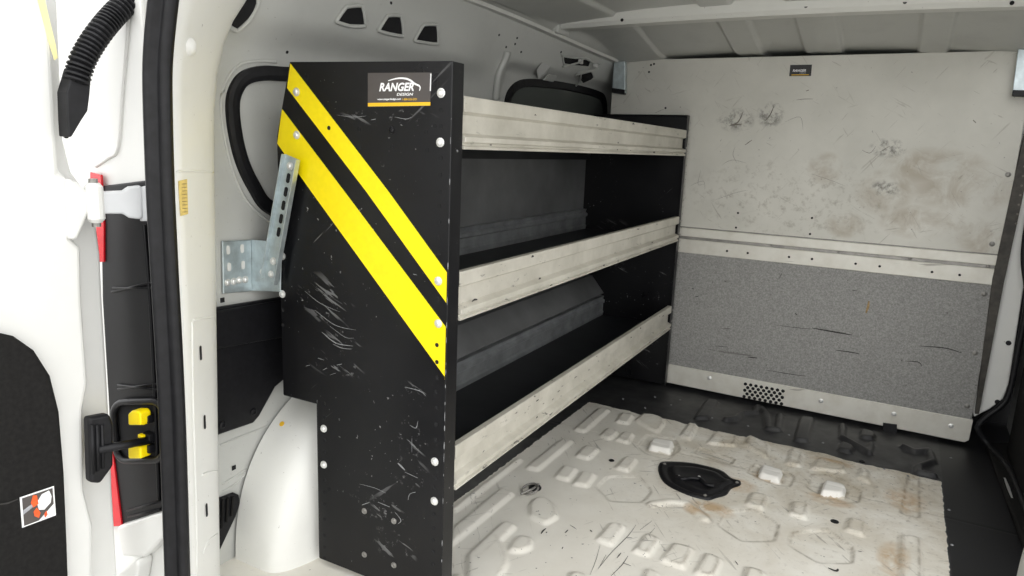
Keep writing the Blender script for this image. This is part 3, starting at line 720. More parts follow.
# ------------------------------------------------------------------ lower wall fittings
def wallplate(name, pix, th, mat, label, cat, bev=.004, off=.002):
    P = wall_poly(pix, off); t_ = thing(name, sum(P)/len(P), label, cat); bm = BM(); prism(bm, P, (th, 0, 0)); return t_, bm, P
tr, bm, P = wallplate('lining_panel', [(206, 308), (282, 296), (300, 296), (300, 372), (284, 376), (272, 386), (256, 415), (250, 422), (206, 437)], .012, 'plastic', 'black plastic lining panel between the rear pillar and wheel arch', 'panel')
pl = obj('panel_face', bm, 'plastic', tr, bevel=.004)
bm = BM(); prism(bm, wall_poly([(206, 312), (283, 299), (300, 298), (300, 334), (206, 350)], .015), (.007, 0, 0)); obj('upper_ledge', bm, 'plastic', tr, bevel=.004)
for q in ((222.5, 425), (253.5, 412)):
    bm = BM(); p = onW(q, .0145); lathe(bm, p, (1, 0, 0), [(0, 0), (.008, 0), (.008, .002), (.005, .003), (.005, .001), (0, .001)], 14); obj('fastener', bm, 'plastic', tr)
vt, bm, P = wallplate('vent_grille', [(206, 502), (232, 492), (237, 494), (238.5, 503), (234, 516), (219, 548), (206, 560)], .006, 'plastic', 'small black slotted vent low behind the rear pillar', 'vent')
obj('frame', bm, 'plastic', vt, bevel=.002)
for i in range(5):
    x = 213+5*i; bm = BM(); tube(bm, [onW((x, 502-1.3*i), .011), onW((x-1.5, 540-6*i), .011)], .0028, 6); obj('slat', bm, 'plastic_dull', vt)
for q in ((233.5, 467.5), (222, 300)):
    bm = BM(); p = onW(q); prism(bm, [p+np.array([.0008, y, z]) for y, z in ((-.005, -.005), (.005, -.005), (.005, .005), (-.005, .005))], (.001, 0, 0)); obj('square_hole', bm, 'hole', wall)
for pts in ([(222, 492), (240, 480), (246, 470), (222, 484)], [(220, 445), (246, 434), (270, 425)]):
    bm = BM(); tube(bm, smooth_path([onW(q, .0) for q in pts], 5), .0025, 6); obj('pressed_edge', bm, 'paint_shaded', wall, smooth=True)

# ------------------------------------------------------------------ shelving unit
su = thing('shelving_unit', SH(-.8, -.2, 0), 'black steel three-shelf van rack with grey lips and yellow hazard stripes', 'shelving')
ND = -ST   # outward direction of the near end
def end_panel(t, out, stripes):
    O = [(0, .018), (0, 1.062), (-.376, 1.068 if stripes else 1.062), (-.416, .925), (-.417, .378), (-.320, .378), (-.320, .018)]
    bm = BM(); prism(bm, [SH(t, o, z) for o, z in O], ST*(.003*-out))
    d = -out
    def fl(o0, o1, z0, z1, w): prism(bm, [SH(t+d*.001, o0, z0), SH(t+d*.001, o1, z0), SH(t+d*.001, o1, z1), SH(t+d*.001, o0, z1)], ST*(d*w))
    fl(-.003, 0, .018, 1.062, .037 if stripes else .03); fl(-.417, -.414, .378, .925, .03); fl(-.417, -.320, .376, .379, .025); fl(-.323, -.320, .018, .378, .03); fl(-.37, -.003, 1.059, 1.062, .03)
    return obj('end_panel', bm, 'powder', su, bevel=.0012)
near = end_panel(-LEN, -1, True)
far = end_panel(0, 1, False)
def sp(q, lift=.0): o, z = onEnd(q, -LEN-lift); return SH(-LEN-lift, o, z)
def poly_near(name, pix, lift, mat, th=.0004):
    bm = BM(); prism(bm, [sp(q, lift) for q in pix], ND*th); return obj(name, bm, mat, near)
def cl(q):  # keep the tape inside the panel edge
    o, z = onEnd(q); return SH(-LEN-.0002, min(o, -.0025), z)
for pts in (((290.5, 63.5), (389, 192), (451, 273), (451, 303.5), (366.7, 192), (287.2, 88)), ((281.5, 109), (345, 192), (447, 327), (450, 331), (450, 381), (447, 377), (311.7, 192), (275.5, 143.5))):
    bm = BM(); P = []
    for q in pts:
        o, z = onEnd(q); o = min(o, -.0025); z = min(z, 1.0665)
        lim = -.376-(1.062-z)*(.040/.137) if z > .925 else -.416
        P.append(SH(-LEN-.0002, max(o, lim+.0012), z))
    prism(bm, P, ND*.0004); s = obj('hazard_stripe', bm, 'yellow', near); s['label'] = 'bright yellow diagonal tape'
# maker's label
lq = ((368, 73), (431.5, 72.5), (430.3, 106), (368, 107))
labo = poly_near('maker_label', lq, .0003, 'label_dark', .0006); labo['label'] = 'dark label with white lettering and a yellow bar'
def lab_pt(u, v, k=0):
    a, b, c, d = [sp(q, .0009+.0002*k) for q in lq]; return (a*(1-u)+b*u)*(1-v)+(d*(1-u)+c*u)*v
def lab_quad(name, u0, v0, u1, v1, mat):
    bm = BM(); prism(bm, [lab_pt(u0, v0), lab_pt(u1, v0), lab_pt(u1, v1), lab_pt(u0, v1)], ND*.0003); o = obj(name, bm, mat, None); o.parent = near; return o
lab_quad('label_bar', 0, .88, 1, .985, 'label_orange')
lab_quad('label_edge', .985, .03, 1.0, .55, 'label_white')
def text(body, fn, mat, name, parent, bold=.0, shear=0., width=1.0):
    """letters as thin plates; fn maps (0..width, 0..1) of the line box to a place on the surface"""
    cu = bpy.data.curves.new(name, 'FONT'); cu.body = body; cu.size = 1; cu.shear = shear; cu.offset = bold; cu.resolution_u = 3
    to = bpy.data.objects.new(name, cu); C.objects.link(to); bpy.context.view_layer.update()
    me = bpy.data.meshes.new_from_object(to.evaluated_get(bpy.context.evaluated_depsgraph_get())); bpy.data.objects.remove(to); bpy.data.curves.remove(cu)
    xs_ = [v.co.x for v in me.vertices]; ys_ = [v.co.y for v in me.vertices]; x0, x1, y0, y1 = min(xs_), max(xs_), min(ys_), max(ys_)
    for v in me.vertices: v.co = V(fn((v.co.x-x0)/(x1-x0), (v.co.y-y0)/(y1-y0)))
    me.name = name; me.materials.append(M[mat]); o = bpy.data.objects.new(name, me); C.objects.link(o); o.parent = parent; return o
def lbox(u0, v0, u1, v1): return lambda x, y: lab_pt(u0+(u1-u0)*x, v1+(v0-v1)*y, 1)
text('RANGER', lbox(.185, .29, .74, .545), 'label_white', 'label_lettering', near, .035, .25)
text('DESIGN', lbox(.47, .595, .73, .68), 'label_white', 'label_lettering', near, .02, .2)
text('www.rangerdesign.com', lbox(.155, .745, .54, .82), 'label_white', 'label_lettering', near, .03)
text('1-800-565-5321', lbox(.565, .755, .79, .82), 'label_orange', 'label_lettering', near, .01)
bm = BM()
arc = smooth_path([lab_pt(u, v, 1) for u, v in ((.33, .235), (.42, .185), (.52, .16), (.62, .18), (.69, .24), (.75, .33), (.81, .38), (.835, .44), (.825, .54))], 6)
na = len(arc); sweep(bm, arc, lambda i: [(-.0007-.0010*math.sin(math.pi*i/na), 0), (.0007+.0010*math.sin(math.pi*i/na), 0), (0, .0003)], tuple(ND)); o = obj('label_car_line', bm, 'label_white', None); o.parent = near
# bolts and hole rows on the near end
for q in ((441.3, 93), (440.5, 142.5), (438.5, 281), (438.5, 323.5), (435, 461.5), (434.5, 501), (296.7, 92), (297, 135), (324, 428.5), (324, 464.5)):
    bolt(sp(q, .0004), ND, near, 1.0)
bolt(sp((295.5, 164.5), .0004), ND, near, .9)
NH = ((441, 110), (441, 126), (440.5, 158), (440, 175), (440, 192), (439, 206), (439, 222), (438, 238), (438, 253), (438, 300), (437, 345), (437, 362), (437, 378), (436, 392), (436.5, 408), (436, 424), (435.5, 440), (434.5, 478), (434, 488), (433.5, 514), (433.5, 528), (433, 540), (433, 552), (432.5, 564),
          (297, 106), (297, 121), (324.5, 404), (324.5, 417), (324.5, 440), (324.5, 452), (324.5, 480), (324.5, 492), (324.5, 504), (324.5, 519), (324.5, 535), (324.5, 547), (324.5, 558), (324.5, 570), (283, 269), (283, 282), (283, 310), (283, 325),
          (329, 128), (359, 129), (360, 147), (392, 147), (427, 150), (426, 132), (435, 126), (307, 77), (329, 489))
discs('punched_hole', [sp(q, .0003) for q in NH], ND, .0042, 'hole', near, .0005, 10)
for q in ((391.5, 130), (364.5, 511), (394, 521), (364.5, 554.5), (394, 565)):
    bm = BM(); lathe(bm, sp(q, .0002), ND, [(0, 0), (.0065, 0), (.006, .002), (.004, .003), (.003, .001), (0, .001)], 14); obj('rivet', bm, 'steel_dark' if q[1] > 300 else 'plastic', near)
SCR = (([(305, 291), (320, 303), (340, 312)], .0011), ([(315, 310), (335, 325), (356, 330)], .0014), ([(330, 326), (345, 337), (354, 338)], .0010), ([(322, 332), (336, 343), (353, 346)], .0022), ([(333, 344), (342, 348), (352, 349)], .0016),
               ([(398, 463), (405, 470)], .005), ([(405, 472), (418, 478)], .0012), ([(362, 505), (370, 502)], .002), ([(378, 502), (390, 507)], .0016), ([(360, 484), (375, 488), (386, 493)], .001), ([(408, 500), (410, 494), (416, 492)], .0015),
               ([(410, 425), (416, 428), (418, 421)], .0018), ([(412, 438), (412, 452)], .0012), ([(405, 387), (420, 391), (426, 396)], .0016), ([(337, 115), (352, 117), (366, 116)], .001), ([(371, 120), (376, 119)], .0014), ([(395, 117), (406, 119), (412, 117)], .0014), ([(413, 274), (417, 275)], .0014), ([(395, 512), (401, 520), (398, 524)], .002),
               ([(325, 128), (330, 131)], .001), ([(306, 366), (310, 365)], .0016), ([(318, 358), (324, 360)], .0018), ([(337, 365), (342, 364)], .002), ([(323, 370), (327, 368)], .0016), ([(330, 375), (336, 373)], .001))
strokes('scratch', SCR, sp, ND, 'mark_white', near, .0002, .4)
for z in [.12, .16, .25, .30, .33, .36, .39, .42, .45, .47, .50, .53, .56, .59, .63, .70, .78, .86, .93]:
    a = SH(-LEN-.0004, -.0006, z+random.uniform(-.01, .01)); L = random.uniform(.004, .02)
    strokes('chipped_edge', [([a, a+np.array([0, 0, L])], random.uniform(.0004, .0009))], lambda p: p, ND+SO, 'mark_white', near)

ZB = (.2526, .5978, .9147); BACK = (-.290, -.388, -.385)
T0, T1 = -LEN+.004, -.004
for k in range(3):
    zb, bk = ZB[k], BACK[k]; zt_ = zb+.012
    bm = BM(); O = [(-.004, zb+.002), (-.004, zt_), (bk, zt_), (bk, zb+.008), (-.03, zb+.008), (-.03, zb+.002)]
    prism(bm, [SH(T0, o, z) for o, z in O], ST*(T1-T0)); tray = obj('shelf', bm, 'tray', su, bevel=.0008)
    L = [(-.014, .093), (.0, .093), (.001, .089), (.001, .066), (-.010, .061), (-.010, .028), (.005, .022), (.005, .013), (-.001, .011), (-.001, .008), (.005, .005), (.003, .0), (-.02, .0), (-.02, .003), (-.004, .003), (-.004, .019), (-.0125, .025), (-.0125, .063), (-.002, .068), (-.002, .0905), (-.014, .0905)]
    bm = BM(); prism(bm, [SH(T0+.036, o, zb+z) for o, z in L], ST*(T1-T0-.062)); lip = obj('front_lip', bm, 'lip', tray, bevel=.0008)
    lip['label'] = 'worn pale grey front lip'
    bm = BM()
    if k < 2:
        L = [(bk, 0), (bk+.004, 0), (bk+.006, .014), (bk-.004, .022), (bk-.004, .044), (bk+.008, .052), (bk+.008, .062), (bk, .067), (bk+.004, .080), (bk-.014, .080), (bk-.014, .077), (bk, .077)]
        prism(bm, [SH(T0, o, zt_+z) for o, z in L], ST*(T1-T0)); obj('back_lip', bm, 'steel_shelf_grey', tray, bevel=.0008)
    else:
        prism(bm, [SH(T0, o, z) for o, z in ((bk, .885), (bk+.004, .885), (bk+.004, .995), (bk, .995))], ST*(T1-T0)); obj('back_lip', bm, 'tray', tray, bevel=.0008)
    R_ = random.Random(k+3)   # knocks in the paint of the lip
    for i in range(9):
        t = R_.uniform(T0+.05, T1-.1); z = zb+R_.choice((.004, .010, .086, .075, .03)); a = SH(t, .0034 if z < zb+.02 else .0014, z); Ln = R_.uniform(.006, .022)
        strokes('scuff_mark', [([a, a+ST*Ln*.5+np.array([0, 0, R_.uniform(-.003, .003)]), a+ST*Ln], R_.uniform(.0007, .0024))], lambda p: p, SO, 'mark', lip)
    for zz in (.03, .075):
        bolt(SH(T1-.012, .0005, zb+zz), SO, tray, .5, 'steel_dark')
discs('punched_hole', [SH(.014, .0002, z) for z in np.arange(.1, 1.04, .026)], SO, .0022, 'steel_dark', far, .0004, 8)
bm = BM(); prism(bm, [SH(T0, o, z) for o, z in ((-.402, .425), (-.345, .418), (-.290, .352), (-.2885, .355), (-.344, .4215), (-.3995, .4285), (-.3995, .93), (-.402, .93))], ST*(T1-T0)); bp = obj('back_panel', bm, 'back_grey', su); bp['label'] = 'dark grey back sheet'
# bolts through the rear edge of the near end
for q in ((282.5, 256), (282.5, 294)):
    bolt(sp(q, .0004), ND, near, 1.0)

# bracket tying the shelving to the side of the van
br = thing('mounting_bracket', onW((237, 265)), 'zinc bracket with slotted diagonal strut tying the black rack to the wall', 'bracket')
a1 = onW((221, 240), .003); c_ = onW((250, 240), .003)
bm = BM()
WP = [onW(q, .003) for q in ((221, 241), (250, 239.5), (251, 291), (222, 293.5))]
xw = float(WP[1][0])
prism(bm, WP, (.004, 0, 0))
e0, e1 = WP[1], WP[2]
q0, q1 = sp((281, 242), .006), sp((280, 292), .006)
prism(bm, [e0, q0, q1, e1], ST*.004)
plate = obj('angle_plate', bm, 'zinc', br, bevel=.0015)
for q in ((228, 250), (242, 248.5), (229, 267), (243, 265)):
    bm = BM(); p = onW(q, .0075); prism(bm, [p+np.array([0, y, z]) for y, z in rounded(-.0045, -.009, .0045, .009, .004)], (.0008, 0, 0)); obj('slot', bm, 'paint_clean', plate)
for q in ((227.5, 282.5), (233.5, 281.5), (239, 280), (245, 279.5)):
    bolt(onW(q, .0075), (1, 0, 0), br, .95)
# strut: a C channel rising from the plate to the end panel's edge
s0, s1 = sp((271, 281), .014), sp((293, 157), .014)
d_ = V(s1-s0).normalized(); w_ = d_.cross(V(ND)).normalized()
bm = BM(); prof = [(-.020, .012), (-.020, 0), (.020, 0), (.020, .012), (.0175, .012), (.0175, .0025), (-.0175, .0025), (-.0175, .012)]
prism(bm, [V(s0)+w_*x+V(ND)*y for x, y in prof], V(s1-s0)); stt = obj('strut', bm, 'zinc', br, bevel=.0006)
Lg = (V(s1)-V(s0)).length
for i in range(5):
    bm = BM(); c = V(s0)+d_*(Lg*(.41+.107*i)); prism(bm, [c+w_*x+d_*y+V(ND)*.0026 for x, y in rounded(-.0045, -.010, .0045, .010, .004)], V(ND)*.0006); obj('slot', bm, 'hole', stt)
bolt(V(s0)+d_*(Lg*.93)+V(ND)*.003, ND, br, 1.0); bolt(V(s0)+d_*(Lg*.17)+V(ND)*.003, ND, br, 1.0); bolt(V(s0)+d_*(Lg*.06)+V(ND)*.003, ND, br, .9)
bolt(sp((263, 272), .012), ND, br, .9)

# ------------------------------------------------------------------ bulkhead
bh = thing('bulkhead', (-.65, .01, .02), 'scuffed metal cargo bulkhead, pale above and speckled grey below', 'partition')
XA, XB = -1.315, .030
zs2, zs1, zm3, zm2, zm1, ztp = .020, .0953, .5488, .6076, .649, 1.268
def slab(name, z0, z1, y0, y1, mat, x1=XB, bev=.0015):
    bm = BM(); box(bm, (XA, y0, z0), (x1, y1, z1)); return obj(name, bm, mat, bh, bevel=bev)
up = slab('upper_panel', zm1, ztp, 0., .014, 'upper'); up['label'] = 'pale scuffed upper sheet'
lo_ = slab('lower_panel', zs1-.01, zm3+.01, .002, .014, 'lower'); lo_['label'] = 'speckled dark grey lower sheet'
bm = BM(); box(bm, (XA, -.004, zm2+.005), (XB, .012, zm1-.004)); rl = obj('rail', bm, 'band', bh, bevel=.002); rl['label'] = 'pale upper strip'
bm = BM(); box(bm, (XA, -.002, zm3), (XB, .012, zm2-.006)); rl2 = obj('rail', bm, 'band', bh, bevel=.002); rl2['label'] = 'pale lower strip with drilled holes'
bm = BM(); box(bm, (XA, .006, zm2-.02), (XB, .013, zm1+.01)); obj('rail_channel', bm, 'steel_dark', bh)
bm = BM()
KX = XB+.002
prism(bm, [(XA, -.004, zs2), (KX-.012, -.004, zs2-.006), (KX, -.004, zs2+.004), (KX+.002, -.004, zs1), (XA, -.004, zs1)], (0, .016, 0)); kk = obj('kick_strip', bm, 'band', bh, bevel=.0015)
yq = lambda q, Y: onY(q, Y)
for q in ((711.7, 238.7), (772, 244.7), (839, 251), (910, 258), (988, 266)): bolt(yq(q, .005), (0, -1, 0), bh, .8, 'steel_dark')
for q in ((1008, 174.6), (992, 244), (984, 294), (975, 353), (967, 406)): bolt(yq(q, .001), (0, -1, 0), bh, 1.0, 'steel_dark')
for q in ((709.5, 378), (821, 401), (894, 414), (951, 426)): bolt(yq(q, -.004), (0, -1, 0), kk, 1.0, 'bolt')
HQ = ((727, 251), (747.7, 253), (789, 257), (812, 259), (855.6, 263.7), (879.6, 266.3), (932, 272), (959.6, 275))
discs('drilled_hole', [yq(q, -.0022) for q in HQ], (0, -1, 0), .0042, 'hole', rl2)
HQ = ((738, 213), (736, 227.6), (812, 218), (810, 234), (665.5, 108), (651, 65), (654, 64), (649, 72))
discs('drilled_hole', [yq(q, -.0002) for q in HQ], (0, -1, 0), .004, 'hole', up)
# vent perforations, honeycomb pattern
vo = yq((745.5, 383.5), -.0045); vr = yq((783, 391), -.0045); vw = float(vr[0]-vo[0]); nx = 8
vh = .056
for r in range(5):
    for i in range(nx - (r % 2)):
        bm = BM(); disc(bm, (float(vo[0])+vw*(i+.5*(r % 2))/(nx-1), -.0045, float(vo[2])-.002-r*.0125), (0, -1, 0), .0068, .0006, 6); obj('vent_perforation', bm, 'hole', kk)
bm = BM(); P = [yq(q, -.0006) for q in ((790.3, 65), (812, 64.6), (811, 76), (789.2, 76.2))]; prism(bm, P, (0, -.0006, 0)); ps = obj('maker_label', bm, 'label_black', up); ps['label'] = 'small black label with white lettering'
def ps_pt(u, v): a, b, c, d = P; p = (a*(1-u)+b*u)*(1-v)+(d*(1-u)+c*u)*v; return p+np.array([0, -.0009, 0])
text('RANGER', lambda x, y: ps_pt(.14+.62*x, .62-.22*y), 'label_white', 'label_lettering', up, .03, .2)
text('DESIGN', lambda x, y: ps_pt(.46+.30*x, .78-.1*y), 'label_grey', 'label_lettering', up, .02, .2)
bm = BM(); prism(bm, [ps_pt(u, v) for u, v in ((.1, .86), (.9, .86), (.9, .92), (.1, .92))], (0, -.0002, 0)); o = obj('label_bar', bm, 'label_orange', None); o.parent = up
SC2 = (([(812, 328), (835, 332), (852, 335)], .0035), ([(775, 325), (800, 328), (812, 329)], .0012), ([(835, 350), (850, 352), (860, 354)], .0022), ([(852, 290), (857, 291)], .0012), ([(920, 346), (945, 348), (962, 353)], .0022), ([(905, 361), (918, 362), (922, 366)], .0018), ([(748, 357), (757, 358)], .003), ([(766, 370), (790, 374), (806, 376)], .0015), ([(715, 346), (728, 347)], .0012), ([(695, 297), (699, 296)], .002), ([(692, 288), (694, 289)], .002), ([(779, 279), (782, 273)], .0012), ([(795, 313), (797, 315)], .0025))
strokes('scuff_mark', SC2, lambda q: yq(q, .0018), (0, -1, 0), 'mark', lo_, .0003, .75)
bm = BM(); stroke(bm, [yq(q, .0018) for q in ((869, 301), (868, 307), (866, 313))], (0, -1, 0), .004); obj('smear', bm, 'mark_brown', lo_)
SC3 = (([(745, 145), (752, 140)], .003), ([(729, 126), (738, 122), (743, 112)], .004), ([(733, 125), (742, 124)], .005), ([(765, 121), (770, 115), (774, 106)], .004), ([(796, 100), (805, 99), (813, 99)], .0018), ([(806, 91), (809, 90)], .003), ([(735, 147), (733, 155), (737, 163)], .0012), ([(701, 170), (698, 184), (704, 184)], .0010), ([(690, 186), (703, 181), (705, 189)], .0010), ([(785, 122), (800, 117), (803, 130)], .0010), ([(812, 174), (830, 180), (845, 186)], .001), ([(862, 150), (870, 153), (876, 146)], .0016), ([(722, 165), (732, 160), (746, 163)], .001), ([(715, 200), (735, 193), (748, 190)], .0009), ([(880, 152), (890, 146)], .002), ([(655, 113), (664, 109)], .0012), ([(973, 120), (976, 123)], .003))
strokes('scuff_mark', SC3, lambda q: yq(q, -.0001), (0, -1, 0), 'mark_soft', up, .0003, .5)
# dark rubber flap over the kick strip
bm = BM(); prism(bm, [yq(q, -.012) for q in ((883, 423), (897, 425), (896.5, 439), (882.5, 437))], (0, .007, 0)); obj('rubber_flap', bm, 'rubber', bh, bevel=.001)
# perforated edge channel down the right side
bm = BM(); E_ = [(1040, 60), (1023, 140), (992.6, 279), (975, 414), (979, 414), (1004, 283), (1030, 165), (1052, 60)]
prism(bm, [yq(q, -.010) for q in E_], (0, .022, 0)); ed = obj('edge_channel', bm, 'steel_black', bh, bevel=.001); ed['label'] = 'dark perforated edge channel'
discs('edge_perforation', [(float(yq((1026-14*i/12, 120+100*i/12), -.0102)[0])+.012, -.0102, 1.10-.35*i/12) for i in range(13)], (0, -1, 0), .0035, 'mark_soft', ed, .0006, 8)

# brackets hanging from the roof at both ends of the bulkhead
def corner(pix, Y, label, th):
    P = [onY(q, Y) for q in pix]; t_ = thing('roof_bracket', sum(P)/len(P), label, 'bracket', None)
    bm = BM(); prism(bm, P, (th, .03, 0)); obj('plate', bm, 'zinc', t_, bevel=.002)
    a, b = P[2], P[3]; bm = BM(); prism(bm, [a+np.array([0, -.004, .012]), b+np.array([0, -.004, .012]), b+np.array([0, -.004, -.006]), a+np.array([0, -.004, -.006])], (th, .028, 0)); obj('foot', bm, 'plastic', t_, bevel=.002)
corner([(614, 62), (625, 61), (625, 93), (612, 91)], -.036, 'pale metal bracket at the left top corner of the bulkhead', -.004)
corner([(1018, 49), (1040, 49), (1040, 95), (1012, 94)], -.036, 'pale metal bracket at the right top corner of the bulkhead', .004)

opening([(565, 57), (589, 60), (587, 66.5), (566, 64)], 'rail_opening', wall, .003)
opening([(579, 75), (591, 72), (593, 77), (583, 83)], 'rail_opening', wall, .003)
# small wire clips and a folded tab on the side above the window
cp = thing('wiring_clip', onW((575, 65), .01), 'loose bent wire clips on the wall above the side window', 'clip')
def wires(pts, r=.0034):
    bm = BM(); tube(bm, smooth_path([onW(q, d) for q, d in pts], 5), r, 6); return obj('wire', bm, 'paint_shaded', cp, smooth=True)
wires([((562, 56), .01), ((575, 58), .02), ((584, 58), .03), ((592, 62), .02), ((600, 64), .01)])
wires([((563, 67), .01), ((574, 64), .02), ((580, 62), .025), ((584, 58), .03)])
wires([((575, 76), .01), ((580, 72), .02), ((590, 71), .02), ((598, 68), .02)])
wires([((576, 86), .01), ((580, 80), .02), ((581, 74), .03)])
for q in ((581, 62), (596, 66)):
    bm = BM(); p = onW(q, .022); box(bm, p-np.array([.006, .012, .006]), p+np.array([.004, .012, .008])); obj('clip_block', bm, 'paint_clean', cp, bevel=.002)
tb = [onW(q, .012) for q in ((542, 62), (550, 66), (546, 74), (538, 79), (536, 70))]
ft = thing('folded_tab', tb[0], 'small pale folded metal tab above the side window corner', 'tab'); bm = BM(); prism(bm, tb, (.004, -.004, 0)); obj('tab_plate', bm, 'paint_clean', ft, bevel=.001)
bm = BM(); P = [onW(q, .008) for q in ((548, 74), (556, 76), (552, 82), (542, 80))]; prism(bm, P, (.006, 0, 0)); obj('tab_base', bm, 'paint_shaded', ft, bevel=.002)

# ------------------------------------------------------------------ right side of the load bay
bm = BM(); prism(bm, [onY(q, .016) for q in ((1010, 40), (1100, 40), (1100, 120), (1040, 215), (1024, 285), (1009, 383), (1003, 399), (990, 409), (974, 417), (960, 360))], (0, .02, 0))
pb = struct(obj('trim_4', bm, 'paint', bevel=.004), 'white door pillar beside the bulkhead edge')
discs('plug', [onY(q, .015) for q in ((1008.5, 343), (997.5, 402))], (0, -1, 0), .008, 'plastic', pb, .002)
bm = BM()
prism(bm, [(.17, -.8, -.02), (.17, .3, -.02), (.17, .3, 1.32), (.17, -.8, 1.32)], (.03, 0, 0)); struct(obj('wall_right', bm, 'paint_shaded'), 'right side of the van, left open towards the rear')  # wall stops short of the rear so the open side admits more daylight
bm = BM()
prism(bm, [(.165, -.02, 0), (.165, -.78, 0), (.165, -.78, .62), (.165, -.7, 1.05), (.165, -.06, 1.1)], (-.03, 0, 0)); sdl = obj('trim_5', bm, 'plastic_dull', bevel=.01, seg=3); struct(sdl, 'black lining of the side door')
bm = BM(); tube(bm, smooth_path([onY((1034, 190), -.02), onY((1026, 235), -.022), onY((1024, 262), -.022), onY((1027, 300), -.022), onY((1018, 350), -.022), onY((1010, 390), -.022), onY((1002, 405), -.024), onY((986, 417), -.026), onY((978, 428), -.028), onY((990, 447), -.04), onZ((1010, 470), .02), onZ((1030, 520), .02)], 7), .009, 10)
tag(obj('side_door_seal', bm, 'rubber', smooth=True), 'black rubber seal of the side door right of the bulkhead', 'seal')
sl = thing('door_sill', onZ((1000, 500), .0), 'black ribbed sill strip along the right edge of the floor', 'sill')
bm = BM(); prism(bm, [onZ(q, .0) for q in ((985, 447), (1100, 447), (1100, 700), (1046, 620), (1015, 530))], (0, 0, .018)); obj('sill_strip', bm, 'plastic_dull', sl, bevel=.005)
bm = BM(); a, b = onZ((1004.5, 478), .02), onZ((1012, 498), .02); stroke(bm, [a, a*.5+b*.5, b], (0, 0, 1), .004, .001); obj('sill_glint', bm, 'bolt', sl)  # glint on the sill, laid on as a thin bright strip

# ------------------------------------------------------------------ things on the floor
ov = [(660, 463), (674, 461.8), (694, 463.5), (720, 470), (731, 478), (740, 481), (739, 484), (731, 487), (726, 493), (716, 496), (710, 498), (704, 497.5), (688, 493), (669, 484), (661, 475)]
cv = thing('access_cover', onZ((700, 480)), 'black oval tank access cover screwed to the white floor', 'cover')
P = px(ov, .006); cxy = np.mean(np.array(P), axis=0)
def ring_at(s, z): return [(cxy[0]+(p[0]-cxy[0])*s, cxy[1]+(p[1]-cxy[1])*s, z) for p in P]
bm = BM(); sm = [[bm.verts.new(v) for v in smooth_path(ring_at(s, z), 4, True)] for s, z in ((1.02, .0), (1., .007), (.90, .0085), (.84, .004), (.78, .004), (.72, .010), (.60, .011), (.52, .006), (.2, .0065))]
for a, b in zip(sm, sm[1:]):
    for i in range(len(a)): bm.faces.new([a[i-1], a[i], b[i], b[i-1]])
bm.faces.new(sm[-1]); obj('cover_plate', bm, 'plastic', cv, smooth=True)
bm = BM(); tube(bm, smooth_path([onZ(q, .010) for q in ((676, 476), (683, 479), (690, 478), (700, 479), (706, 484), (714, 486))], 5), .006, 8); obj('moulded_bead', bm, 'plastic', cv, smooth=True)
for q in ((664.5, 464), (737, 482.5), (705, 495.5)):
    bolt(onZ(q, .008), (0, 0, 1), cv, .6, 'steel_dark')
for q in ((679, 476.5), (699, 477)):
    bolt(onZ(q, .012), (0, 0, 1), cv, .6, 'bolt')

tr_ = thing('tie_down_ring', onZ((531, 489)), 'small dark steel lashing ring lying on the floor beside the rack', 'tie-down ring')
bm = BM(); c = onZ((530, 489.5), .008); rr = .021
tube(bm, [(c[0]+rr*1.05*math.cos(a), c[1]+rr*math.sin(a), .010+.008*math.sin(a+.6)) for a in np.linspace(0, 2*math.pi, 28)[:-1]], .0028, 8, True); obj('ring', bm, 'steel_dark', tr_, smooth=True)
bm = BM(); c2 = onZ((535, 487), .004); lathe(bm, (c2[0], c2[1], 0), (0, 0, 1), [(0, 0), (.018, 0), (.018, .004), (.013, .009), (.006, .010), (0, .010)], 14); obj('base', bm, 'plastic', tr_, smooth=False)
bm = BM(); tube(bm, [onZ((521, 494), .012), onZ((534, 488), .015), onZ((538, 484), .012)], .003, 8); obj('cross_bar', bm, 'steel_dark', tr_, smooth=True)
for q, r, lb in (((611.5, 460), .0075, 'small round black floor plug beside a raised pad near the rack'), ((834.7, 521), .009, 'small black floor plug at the right of the pressed hexagons'), ((862, 461), .008, 'black floor plug at the far painted edge')):
    bm = BM(); p = onZ(q, .002); lathe(bm, (p[0], p[1], -.001), (0, 0, 1), [(0, 0), (r*1.15, 0), (r*1.15, .0025), (r*.8, .0035), (r*.6, .0022), (0, .002)], 16); tag(obj('floor_plug', bm, 'plastic', smooth=False), lb, 'plug')
SC4 = (([(541, 534), (543, 531), (546, 528.5)], .005), ([(546, 533), (547, 532)], .004), ([(562, 549), (563, 547)], .003), ([(565, 533), (568, 530)], .004), ([(598, 569), (612, 552), (628, 536), (636, 525)], .0016), ([(600, 566), (606, 555)], .001), ([(617, 558), (621, 553)], .003), ([(611, 576), (622, 565), (628, 556)], .0018), ([(623, 563), (631, 566)], .002), ([(590, 530), (592, 532)], .004), ([(570, 525), (576, 529)], .002), ([(626, 538), (632, 538)], .003), ([(828, 568), (836, 571), (838, 569)], .008), ([(858, 551), (862, 552)], .003), ([(735, 561), (738, 565)], .003), ([(463, 500), (466, 502)], .004), ([(470, 520), (476, 516)], .004), ([(696, 452), (712, 456), (732, 463)], .0018), ([(640, 530), (652, 521)], .001), ([(640, 545), (655, 528)], .001), ([(600, 545), (596, 560), (590, 575)], .001))
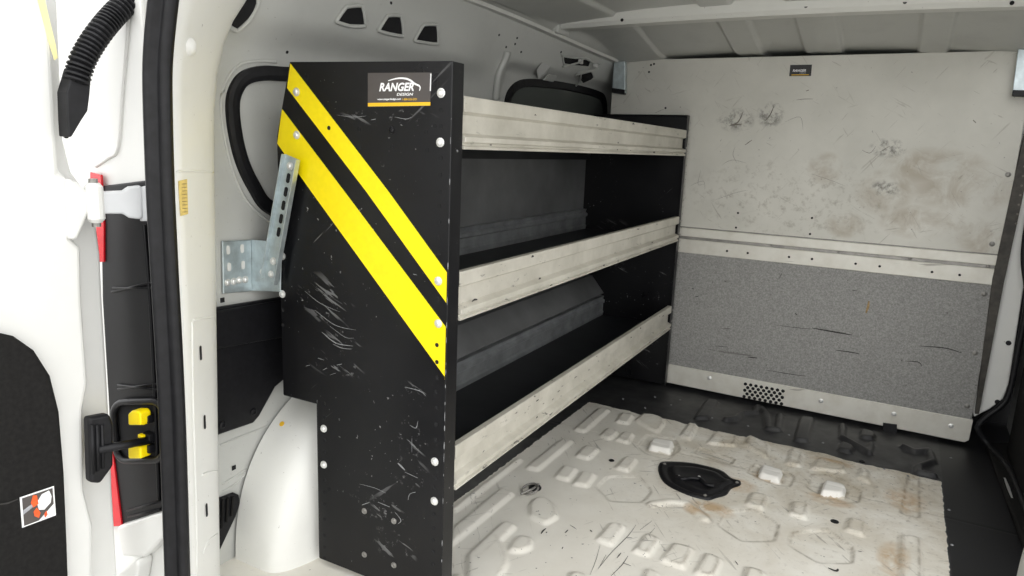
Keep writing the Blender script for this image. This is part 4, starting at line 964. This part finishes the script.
strokes('scuff_mark', SC4, lambda q: onZ(q, .0003), (0, 0, 1), 'mark', floor, .0003, .42)
# spots of grit on the black strip
for q in ((655, 397), (671, 405), (623, 399), (645, 408), (680, 400), (712, 418), (748, 426), (823, 443), (789, 435), (884, 469), (908, 476), (951, 458), (949, 510), (952, 545)):
    bm = BM(); p = onZ(q, .0); lathe(bm, p, (0, 0, 1), [(.0045, 0), (.003, .002), (0, .003)], 6); obj('grit', bm, 'mark_white', floor)
# ground under the van
bm = BM(); box(bm, (-12, -14, -.62), (12, 10, -.56)); struct(obj('ground', bm, 'asphalt'), 'pale yard outside the van')

# ------------------------------------------------------------------ light: a bright overcast day seen through the open rear and right side
w = bpy.data.worlds.new('sky'); S.world = w; w.use_nodes = True; t = w.node_tree; t.nodes.clear()
o = t.nodes.new('ShaderNodeOutputWorld'); bg = t.nodes.new('ShaderNodeBackground'); t.links.new(bg.outputs[0], o.inputs[0])
tc = t.nodes.new('ShaderNodeTexCoord'); nz = t.nodes.new('ShaderNodeTexNoise'); nz.inputs['Scale'].default_value = 1.6; nz.inputs['Detail'].default_value = 4
t.links.new(tc.outputs['Generated'], nz.inputs['Vector'])
rp = t.nodes.new('ShaderNodeValToRGB'); rp.color_ramp.elements[0].color = (.95, .97, 1, 1); rp.color_ramp.elements[1].color = (1, .985, .95, 1)
t.links.new(nz.outputs['Fac'], rp.inputs[0]); t.links.new(rp.outputs[0], bg.inputs['Color']); bg.inputs['Strength'].default_value = 2.0
pd = bpy.data.lights.new('rear_opening_portal', 'AREA'); pd.shape = 'RECTANGLE'; pd.size = 1.5; pd.size_y = 1.45; pd.cycles.is_portal = True
po = bpy.data.objects.new('rear_opening_portal', pd); C.objects.link(po); po.location = (-.62, -2.0, .63); po.rotation_euler = (math.radians(90), 0, 0)
S.cycles.use_denoising = True; S.cycles.max_bounces = 10; S.cycles.diffuse_bounces = 7; S.cycles.sample_clamp_indirect = 6
vs_ = S.view_settings; vs_.view_transform = 'Standard'; vs_.look = 'None'; vs_.exposure = 0.47; vs_.gamma = 1; vs_.use_curve_mapping = False
